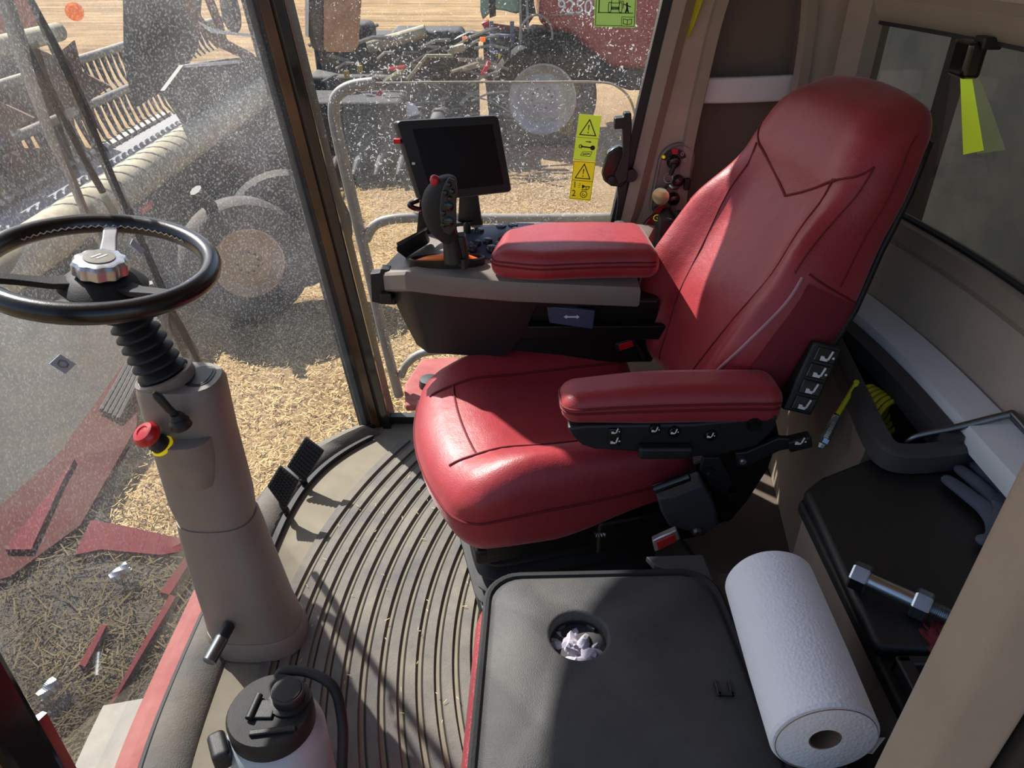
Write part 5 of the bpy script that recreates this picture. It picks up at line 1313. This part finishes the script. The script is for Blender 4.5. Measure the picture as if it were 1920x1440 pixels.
def bat(x, z, y0, y1, tl, lean_, name='reel_bat'):
    b = MB(); b.tube([(x, y0, z), (x, (y0 + y1) / 2, z), (x, y1, z)], .07, 10); o = b.build(name, GREYM, hd_)
    b = MB(); n = int((y1 - y0) / .22)
    for i in range(n):
        y = y0 + .1 + i * .22
        b.tube([(x, y, z - .02), (x + lean_ * .2, y + .01, z - tl * .4), (x + lean_ * .5, y + .015, z - tl * .75), (x + lean_ * 1.1, y + .02, z - tl)], [.046, .036, .026, .013], 6)
    b.build('tines', REELB, o)
bat(-6.9, -.37, 7.0, 15.8, .58, .13); bat(-6.5, -.89, 5.2, 14.8, .65, .2); bat(-5.5, -.06, 11.7, 15.6, .4, .13)
b = MB(); b.tube([(-6.8, 5, .10), (-6.8, 12.2, .10)], .13, 14); b.build('reel_tube', TUBEM, hd_)
# star shaped brown reel brackets
for yb in (9.6, 11.7):
    b = MB(); c = Vector((-6.7, yb, -.58)); P = []
    for i in range(12):
        a = R(30 * i); r_ = .72 if i % 2 == 0 else .40; P.append(c + Vector((r_ * math.cos(a), 0, r_ * math.sin(a))))
    b.prism(P, (0, .04, 0)); b.build('reel_bracket', BROWN, hd_, smooth=False)
b = MB(); b.tube([(-6.6, 6.5, -.58), (-5.1, 5.3, -.9), (-3.83, 4.4, -1.25)], .07, 8); b.tube([(-6.5, 6.0, -.9), (-5.1, 4.8, -1.16), (-3.83, 3.96, -1.42)], .065, 8); b.build('reel_arm', LADB, hd_)
# far end: divider sheet, discs, struts
b = MB()
b.prism([on_x(230, -30, -4.6), on_x(372, 0, -4.6), on_x(365, 90, -4.6), on_x(345, 125, -4.6), on_x(300, 170, -4.6), on_x(250, 200, -4.6), on_x(232, 120, -4.6)], (.05, 0, 0))
b.prism([on_x(336, 122, -3.9), on_x(420, 110, -3.9), on_x(500, 105, -3.9), on_x(540, 160, -3.9), on_x(470, 190, -3.9), on_x(440, 260, -3.9), on_x(340, 230, -3.9), on_x(300, 170, -3.9)], (.05, 0, 0)); b.build('end_sheet', DARKM, hd_, smooth=False)
b = MB(); b.prism([on_x(343, 121, -3.85), on_x(412, 116, -3.85), on_x(440, 112, -3.85), on_x(448, 118, -3.85), on_x(420, 121, -3.85), on_x(345, 127, -3.85)], (.03, 0, 0)); b.prism([on_x(372, 42, -3.85), on_x(400, 56, -3.85), on_x(500, 68, -3.85), on_x(500, 72, -3.85), on_x(395, 62, -3.85)], (.03, 0, 0)); b.build('pale_edge', LEDGE, hd_, smooth=False)
b = MB(); b.lathe([(.05, -.06), (.26, -.05), (.30, 0), (.26, .05), (.05, .06)], on_x(432, 20, -3.9), (.8, .6, 0), 28); b.build('end_disc', DARKM, hd_)
b = MB(); b.tube([on_x(345, -10, -3.9), on_x(372, 40, -3.9), on_x(405, 75, -3.9), on_x(470, 108, -3.9)], .07, 8); b.tube([on_x(385, -20, -3.9), on_x(412, 50, -3.9), on_x(420, 90, -3.9)], .06, 8); b.tube([on_x(440, 118, -3.9), on_x(475, 130, -3.9), on_x(500, 110, -3.9)], .05, 8); b.build('end_struts', BROWN, hd_)
b = MB(); b.prism([on_x(266, 392, -3.5), on_x(285, 378, -3.5), on_x(286, 390, -3.5), on_x(268, 402, -3.5)], (-.03, 0, 0)); b.build('end_marker', REDB, hd_)
# orange lamp and red machine far left
b = MB(); b.lathe([(.10, -.03), (.11, 0), (.08, .04), (.01, .05)], on_x(140, 22, -5.6), (.6, -.8, 0), 20); part_label(b.build('amber_lamp', AMBER, hd_), 'round amber lamp')
fm = thing('red_trailer', 'red and grey machine body far beyond the header at the top left', 'machine', (-9.5, 11, GZ))
b = MB(); b.rbox((-9.4, 12.2, .25), (1.5, 1.6, .42), .1); b.build('red_body', REDP, fm)
b = MB(); b.rbox((-9.4, 12.2, -.8), (1.4, 1.5, .65), .08); b.build('lower_body', DARKM, fm)
b = MB(); b.rbox((-7.75, 11.2, .2), (.06, .06, .9), .02); b.build('corner_post', LEDGE, fm)
for y in (11.2, 13.2):
    b = MB(); b.lathe([(.2, -.12), (.42, -.13), (.46, 0), (.42, .13), (.2, .12)], (-7.9, y, GZ + .46), (1, 0, 0), 24); b.build('wheel', TYRE, fm)

# gauge wheel of the header
def wheel_(name, label, cat, c, r, wd, ax_, rim_r, rm, group=None, parent=None, tm=None):
    tm = tm or TYRE; ax_ = Vector(ax_).normalized()
    t = parent or thing(name, label, cat, (c[0], c[1], GZ), 0, group)
    b = MB(); b.lathe([(rim_r, -wd * .4), (rim_r * 1.25, -wd * .5), (r * .93, -wd * .48), (r, -wd * .3), (r, wd * .3), (r * .93, wd * .48), (rim_r * 1.25, wd * .5), (rim_r, wd * .4)], c, ax_, 40, cap=False); b.build('tyre', tm, t)
    b = MB(); b.lathe([(rim_r * 1.02, wd * .40), (rim_r * .96, wd * .42), (rim_r * .90, wd * .34), (rim_r * .72, wd * .16), (rim_r * .66, wd * .20), (rim_r * .42, wd * .24), (rim_r * .40, wd * .20), (rim_r * .18, wd * .22), (.001, wd * .22)], c, ax_, 40, cap=False); rm_ = b.build('rim', rm, t, angle=25)
    b = MB(); u = ax_.orthogonal().normalized(); v_ = ax_.cross(u)
    for i in range(10):
        a = 2 * math.pi * i / 10; p = Vector(c) + ax_ * (wd * .22) + (u * math.cos(a) + v_ * math.sin(a)) * rim_r * .30
        b.lathe([(rim_r * .035, 0), (rim_r * .035, .015)], p, ax_, 6)
    b.build('wheel_nuts', DARKM, rm_); return t
wc = on_z(462, 488, -1.28)
gwt = wheel_('gauge_wheel', 'dusty brown header wheel with pale rim standing on the straw', 'wheel', wc, .60, .34, (.50, -.86, .10), .33, RIM)
b = MB(); b.lathe([(.1, 0), (.58, .02), (.62, .1), (.58, .2), (.1, .22)], wc + Vector((.30, .55, .12)), (.3, -.95, .05), 36); b.build('second_tyre', TYRE, gwt)
b = MB(); b.tube([wc + Vector((0, .1, .1)), wc + Vector((-.25, -.2, .75))], .06, 8); b.build('wheel_arm', DARKM, gwt)

# ---------------------------------------------------------------- exterior: corn head parked between the machines
YELOD = mat('dull_yellow', (176, 150, 60), rough=.7)
ch = thing('corn_header', 'jumbled dark corn header with grey rods parked left of the red combine', 'header', (-1.6, 11.5, GZ))
b = MB(); b.rbox((-1.95, 14.2, -.95), (1.35, .35, .82), .1); b.rbox((-2.3, 13.2, -1.2), (1.05, .5, .6), .12); b.rbox((-1.4, 13.6, -.8), (.6, .4, .8), .1); b.rbox((-2.8, 13.6, -.5), (.5, .3, .6), .12); b.rbox((-2.5, 12.2, -1.3), (.85, .5, .5), .1); b.build('frame', DARKK, ch)
rs = random.Random(11)
b = MB()
for i in range(7):
    x = -3.1 + i * .33; c0 = Vector((x, 12.4, -1.2)); c1 = Vector((x - .25, 11.0, -1.72)); b.tube([c0, (c0 + c1) / 2 + Vector((0, 0, .1)), c1], [.22, .17, .04], 10)
b.build('snouts', DARKK, ch)
b = MB()
for i in range(80):
    x = rs.uniform(-3.3, -.6); z = rs.uniform(-1.5, -.1); y = rs.uniform(12.4, 13.6); a = rs.uniform(-.5, .6); l = rs.uniform(.2, .7)
    b.tube([(x, y, z), (x + l * .5, y + .1, z + a * l * .5 + .05), (x + l, y + .2, z + a * l)], rs.uniform(.012, .035), 6)
b.build('rods', GREYM, ch)
b = MB(); b.tube([on_y(690, 88, 13.2), on_y(750, 72, 13.2), on_y(798, 58, 13.2)], .10, 10); b.tube([on_y(764, 150, 12.6), on_y(800, 105, 12.6), on_y(850, 105, 12.6)], .03, 6); b.tube([on_y(720, 155, 12.6), on_y(758, 130, 12.6)], .05, 6); b.tube([on_y(845, 95, 12.6), on_y(870, 88, 12.6)], .06, 8); b.tube([on_y(845, 135, 12.6), on_y(905, 115, 12.6)], .03, 6); b.build('bright_bars', TUBEM, ch)
b = MB(); b.rbox(on_y(828, 68, 13.2), (.14, .08, .09), .06); b.tube([on_y(850, 80, 13.2), on_y(880, 66, 13.2), on_y(915, 68, 13.2)], .06, 8); b.build('black_boxes', BLK, ch)
for (u, v) in ((872, 73), (905, 74)):
    b = MB(); b.rbox(on_y(u, v, 13.0), (.045, .03, .035), .012); b.build('amber_lamp', AMBER, ch)
b = MB()
for (u, v, u2, v2) in ((640, 262, 672, 205), (708, 180, 716, 170), (728, 130, 760, 125), (905, 140, 918, 115)): b.tube([on_y(u, v, 12.2), on_y(u2, v2, 12.2)], .035, 6)
b.build('red_parts', REDB, ch)
b = MB(); b.lathe([(.16, -.02), (.17, 0), (.03, .03)], on_y(765, 212, 12.1), (0, -1, .1), 20); b.build('white_disc', LEDGE, ch)
b = MB()
for (u, v) in ((640, 85), (650, 140), (675, 130)): b.rbox(on_y(u, v, 12.6), (.04, .03, .06), .01)
part_label(b.build('yellow_guards', YELOD, ch), 'small dull yellow guards')

# ---------------------------------------------------------------- exterior: neighbouring combine
YN = 13.9
cb = thing('red_combine', 'big red combine harvester numbered 9250 parked beyond the side window', 'combine', (2.2, YN, GZ))
def n_(u, v, y=YN): return on_y(u, v, y)
def npl(px, y, th, name, m, bevel=.04, parent=None): return plate(px, y, th).build(name, m, parent or cb, bevel=bevel)
bodyo = npl([(1045, -200), (1330, -200), (1345, 120), (1290, 150), (1230, 130), (1150, 128), (1105, 95), (1070, 62), (1032, 58), (1010, 40), (1020, -200)], YN, 2.8, 'side_panels', REDP, .08)
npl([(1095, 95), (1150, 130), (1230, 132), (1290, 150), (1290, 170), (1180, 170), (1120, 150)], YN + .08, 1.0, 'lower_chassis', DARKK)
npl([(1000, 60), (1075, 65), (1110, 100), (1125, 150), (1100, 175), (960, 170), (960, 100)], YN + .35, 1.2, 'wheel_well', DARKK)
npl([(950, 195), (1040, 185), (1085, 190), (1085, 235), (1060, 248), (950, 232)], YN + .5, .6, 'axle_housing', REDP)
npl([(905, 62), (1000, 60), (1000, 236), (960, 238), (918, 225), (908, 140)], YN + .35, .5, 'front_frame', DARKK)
t = wheel_('w', '', '', n_(1015, 182, YN - .25), .95, .6, (.05, -1, 0), .58, RIMG, parent=cb, tm=TYRED)
npl([(902, -90), (1012, -90), (1000, 12), (968, 26), (945, 20), (925, 18), (905, 38), (900, 20)], YN + .2, 1.6, 'cab_glass', GLASSG, .03)
npl([(912, -90), (926, -90), (930, 30), (918, 34)], YN + .15, .08, 'cab_pillar', BLKM, .01)
npl([(965, -90), (985, -90), (1005, 25), (985, 55), (975, 50)], YN + .12, .10, 'cab_frame', BLKM, .01)
npl([(920, 44), (975, 52), (985, 62), (922, 56)], YN + .02, .12, 'platform_beam', REDD, .02)
npl([(902, 44), (916, 38), (920, 60), (910, 58)], YN, .2, 'beam_end', REDB, .02)
b = MB()
for u0, u1 in ((921, 924), (960, 962)): b.tube([n_(u0, 40, YN - .1), n_(u1, 160, YN - .25)], .035, 8)
ld = b.build('ladder', LADB, cb)
b = MB()
for v in (66, 98, 126, 154): b.rbox(n_(942, v, YN - .2), (.21, .10, .018), .006)
for v in (184, 212): b.rbox(n_(936, v, YN - .5), (.18, .10, .018), .006)
b.build('ladder_steps', LADB, ld)
npl([(926, 68), (958, 70), (956, 150), (926, 148)], YN - .02, .04, 'ladder_backplate', DARKM, .01)
npl([(934, 99), (949, 99), (949, 110), (934, 110)], YN - .03, .01, 'warning_plate', YELO, .002)
npl([(897, 120), (906, 117), (914, 96), (916, 130), (906, 138), (894, 142)], YN - .1, .1, 'red_bracket', REDD, .01)
b = MB(); b.tube([n_(1005, 68, YN - .4) + Vector((.27 * math.cos(t_), 0, .32 * math.sin(t_))) for t_ in [2 * math.pi * i / 32 for i in range(32)]], .02, 6, closed=True); b.build('hose_loop', RAILM, cb)
b = MB()
for (u0, v0, u1, v1) in ((972, -90, 978, 90), (984, -90, 990, 60)): b.tube([n_(u0, v0, YN - .1), n_(u1, v1, YN - .2)], .022, 6)
b.build('hand_rail', RAILM, cb)
fxn = Matrix((Vector((1, 0, 0)), Vector((0, 0, 1)), Vector((0, -1, 0)))).transposed()
text_mesh('9250', .30, m4(fxn, n_(1078, 14, YN - .012)), 'model_number', LEDGE, cb)
b = MB(); b.prism([n_(1030, 27, YN - .01), n_(1112, 24, YN - .01), n_(1112, 27, YN - .01), n_(1030, 29, YN - .01)], (0, -.01, 0)); b.build('panel_stripe', GREYM, bodyo, smooth=False)
wheel_('w', '', '', n_(1420, 215, YN - .1), .70, .45, (0, -1, 0), .4, RIMG, parent=cb, tm=TYRED)

# ---------------------------------------------------------------- exterior: feeder house below the windscreen, own machine
fh = thing('feeder_house', 'grimy grey and red feeder housing in painted shade, littered with chaff below the windscreen', 'feeder house', (-1.8, 1.2, GZ))
FZ = -.42
def fpl(px, z, th, name, m, par=None, mb=None):
    b = mb or MB(); b.prism([on_z(u, v, z) for u, v in px], (0, 0, -th))
    return b.build(name, m, par or fh, smooth=False) if name else b
topo = fpl([(-260, 640), (120, 560), (262, 640), (255, 730), (212, 830), (188, 955), (226, 1004), (300, 1015), (420, 1022), (470, 1180), (330, 1640), (-260, 1640)], FZ, .10, 'top_plate', FEED)
fpl([(262, 640), (256, 800), (150, 985), (20, 1080), (-120, 1120), (-40, 985), (110, 850), (190, 740)], FZ + .03, .03, 'red_side_plate', FEEDR, topo)
fpl([(140, 860), (118, 900), (58, 1030), (10, 1030)], FZ + .05, .03, 'red_corner', FEEDD, topo)
fpl([(170, 975), (230, 985), (350, 1012), (372, 1030), (300, 1040), (190, 1030), (140, 1040)], FZ + .03, .03, 'front_edge', FEEDD, topo)
for px in ([(318, 1115), (330, 1118), (205, 1330), (150, 1440), (138, 1440)], [(350, 1040), (362, 1044), (318, 1115), (300, 1110)], [(190, 1170), (200, 1172), (160, 1250), (148, 1246)], [(355, 1180), (366, 1182), (345, 1240), (335, 1238)]):
    fpl(px, FZ + .04, .04, 'red_rib', FEEDD, topo)
b = MB(); rings = []
for i in range(31):
    y = .3 + i * 1.45 / 30; x = wsx(y, 0)
    rings.append([Vector((x - .085, y, -.05)), Vector((x - .018, y, -.02)), Vector((x - .018, y, -.12)), Vector((x - .085, y, -.12))])
b.loft(rings); b.build('red_sill', REDD, fh)
b = MB(); rings = []
for i in range(31):
    y = .3 + i * .8 / 30; x = wsx(y, 0)
    rings.append([Vector((x - .20, y, -.10)), Vector((x - .088, y, -.07)), Vector((x - .088, y, -.13)), Vector((x - .20, y, -.13))])
b.loft(rings); b.build('pale_walkway', GREYM, fh)
for (u, v, u2, v2, r_) in ((212, 1085, 242, 1062, .018), (78, 1310, 108, 1275, .018)):
    p = on_z(u, v, FZ + .05); d = on_z(u2, v2, FZ + .07) - p; dn = d.normalized(); u_ = dn.orthogonal().normalized(); v_ = dn.cross(u_)
    b = MB(); b.tube([p + d * (i / 90) + (u_ * math.cos(i * .8) + v_ * math.sin(i * .8)) * r_ for i in range(90)], .005, 5); part_label(b.build('return_spring', STEEL, fh), 'bright coil spring')
b = MB(); 
for i in range(5): b.tube(spline([on_z(190 + 8 * i, 770 + 4 * i, FZ + .05), on_z(235 + 6 * i, 690 + 5 * i, FZ + .08), on_z(285 + 4 * i, 590 + 4 * i, FZ + .02)], 6), .012, 7)
b.build('hydraulic_hoses', RUB, fh)
b = MB(); rs = random.Random(5)
for i in range(8000):
    u = rs.uniform(0, 370); v = 930 + 510 * rs.random() ** .8
    if u > 400 - (v - 1000) * .25: continue
    p = on_z(u, v, FZ + .012 + rs.random() * .01); x, y, z = p
    a = rs.random() * 6.28; l = rs.choice((.004, .005, .006, .008, .008, .012, .06)) * rs.uniform(.6, 1.5); wd = rs.uniform(.0008, .0026)
    dx, dy = math.cos(a) * l, math.sin(a) * l
    b.f([b.bm.verts.new(q_) for q_ in ((x - dy / l * wd, y + dx / l * wd, z), (x + dy / l * wd, y - dx / l * wd, z), (x + dx + dy / l * wd, y + dy - dx / l * wd, z + .006), (x + dx - dy / l * wd, y + dy + dx / l * wd, z + .006))])
so = b.build('chaff', CHAF, smooth=False); so['kind'] = 'stuff'; tag(so, 'dry chaff and stalks littering the plates below the windscreen', 'chaff')
# a little straw on the mat
b = MB(); rs = random.Random(8)
for i in range(70):
    y = rs.uniform(.55, 1.9); x = rs.uniform(-.55, -.10); a = rs.random() * 6.28; l = rs.uniform(.005, .014); wd = .0008; z = .008
    dx, dy = math.cos(a) * l, math.sin(a) * l
    b.f([b.bm.verts.new(p) for p in ((x - dy / l * wd, y + dx / l * wd, z), (x + dy / l * wd, y - dx / l * wd, z), (x + dx + dy / l * wd, y + dy - dx / l * wd, z + .002), (x + dx - dy / l * wd, y + dy + dx / l * wd, z + .002))])
so = b.build('straw_bits', STRAWM, smooth=False); so['kind'] = 'stuff'; tag(so, 'tiny straw bits on the ribbed floor mat', 'straw')
# grain tank wall behind the rear window
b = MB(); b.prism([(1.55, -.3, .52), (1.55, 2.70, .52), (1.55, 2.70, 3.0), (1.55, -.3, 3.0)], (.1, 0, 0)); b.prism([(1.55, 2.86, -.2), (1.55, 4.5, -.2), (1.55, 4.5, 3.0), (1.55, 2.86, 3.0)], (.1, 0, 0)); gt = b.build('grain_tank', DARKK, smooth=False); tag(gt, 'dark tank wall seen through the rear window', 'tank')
b = MB(); b.box((1.52, 1.75, .95), (.03, .06, .9)); b.build('tank_rib', DARKK, gt)
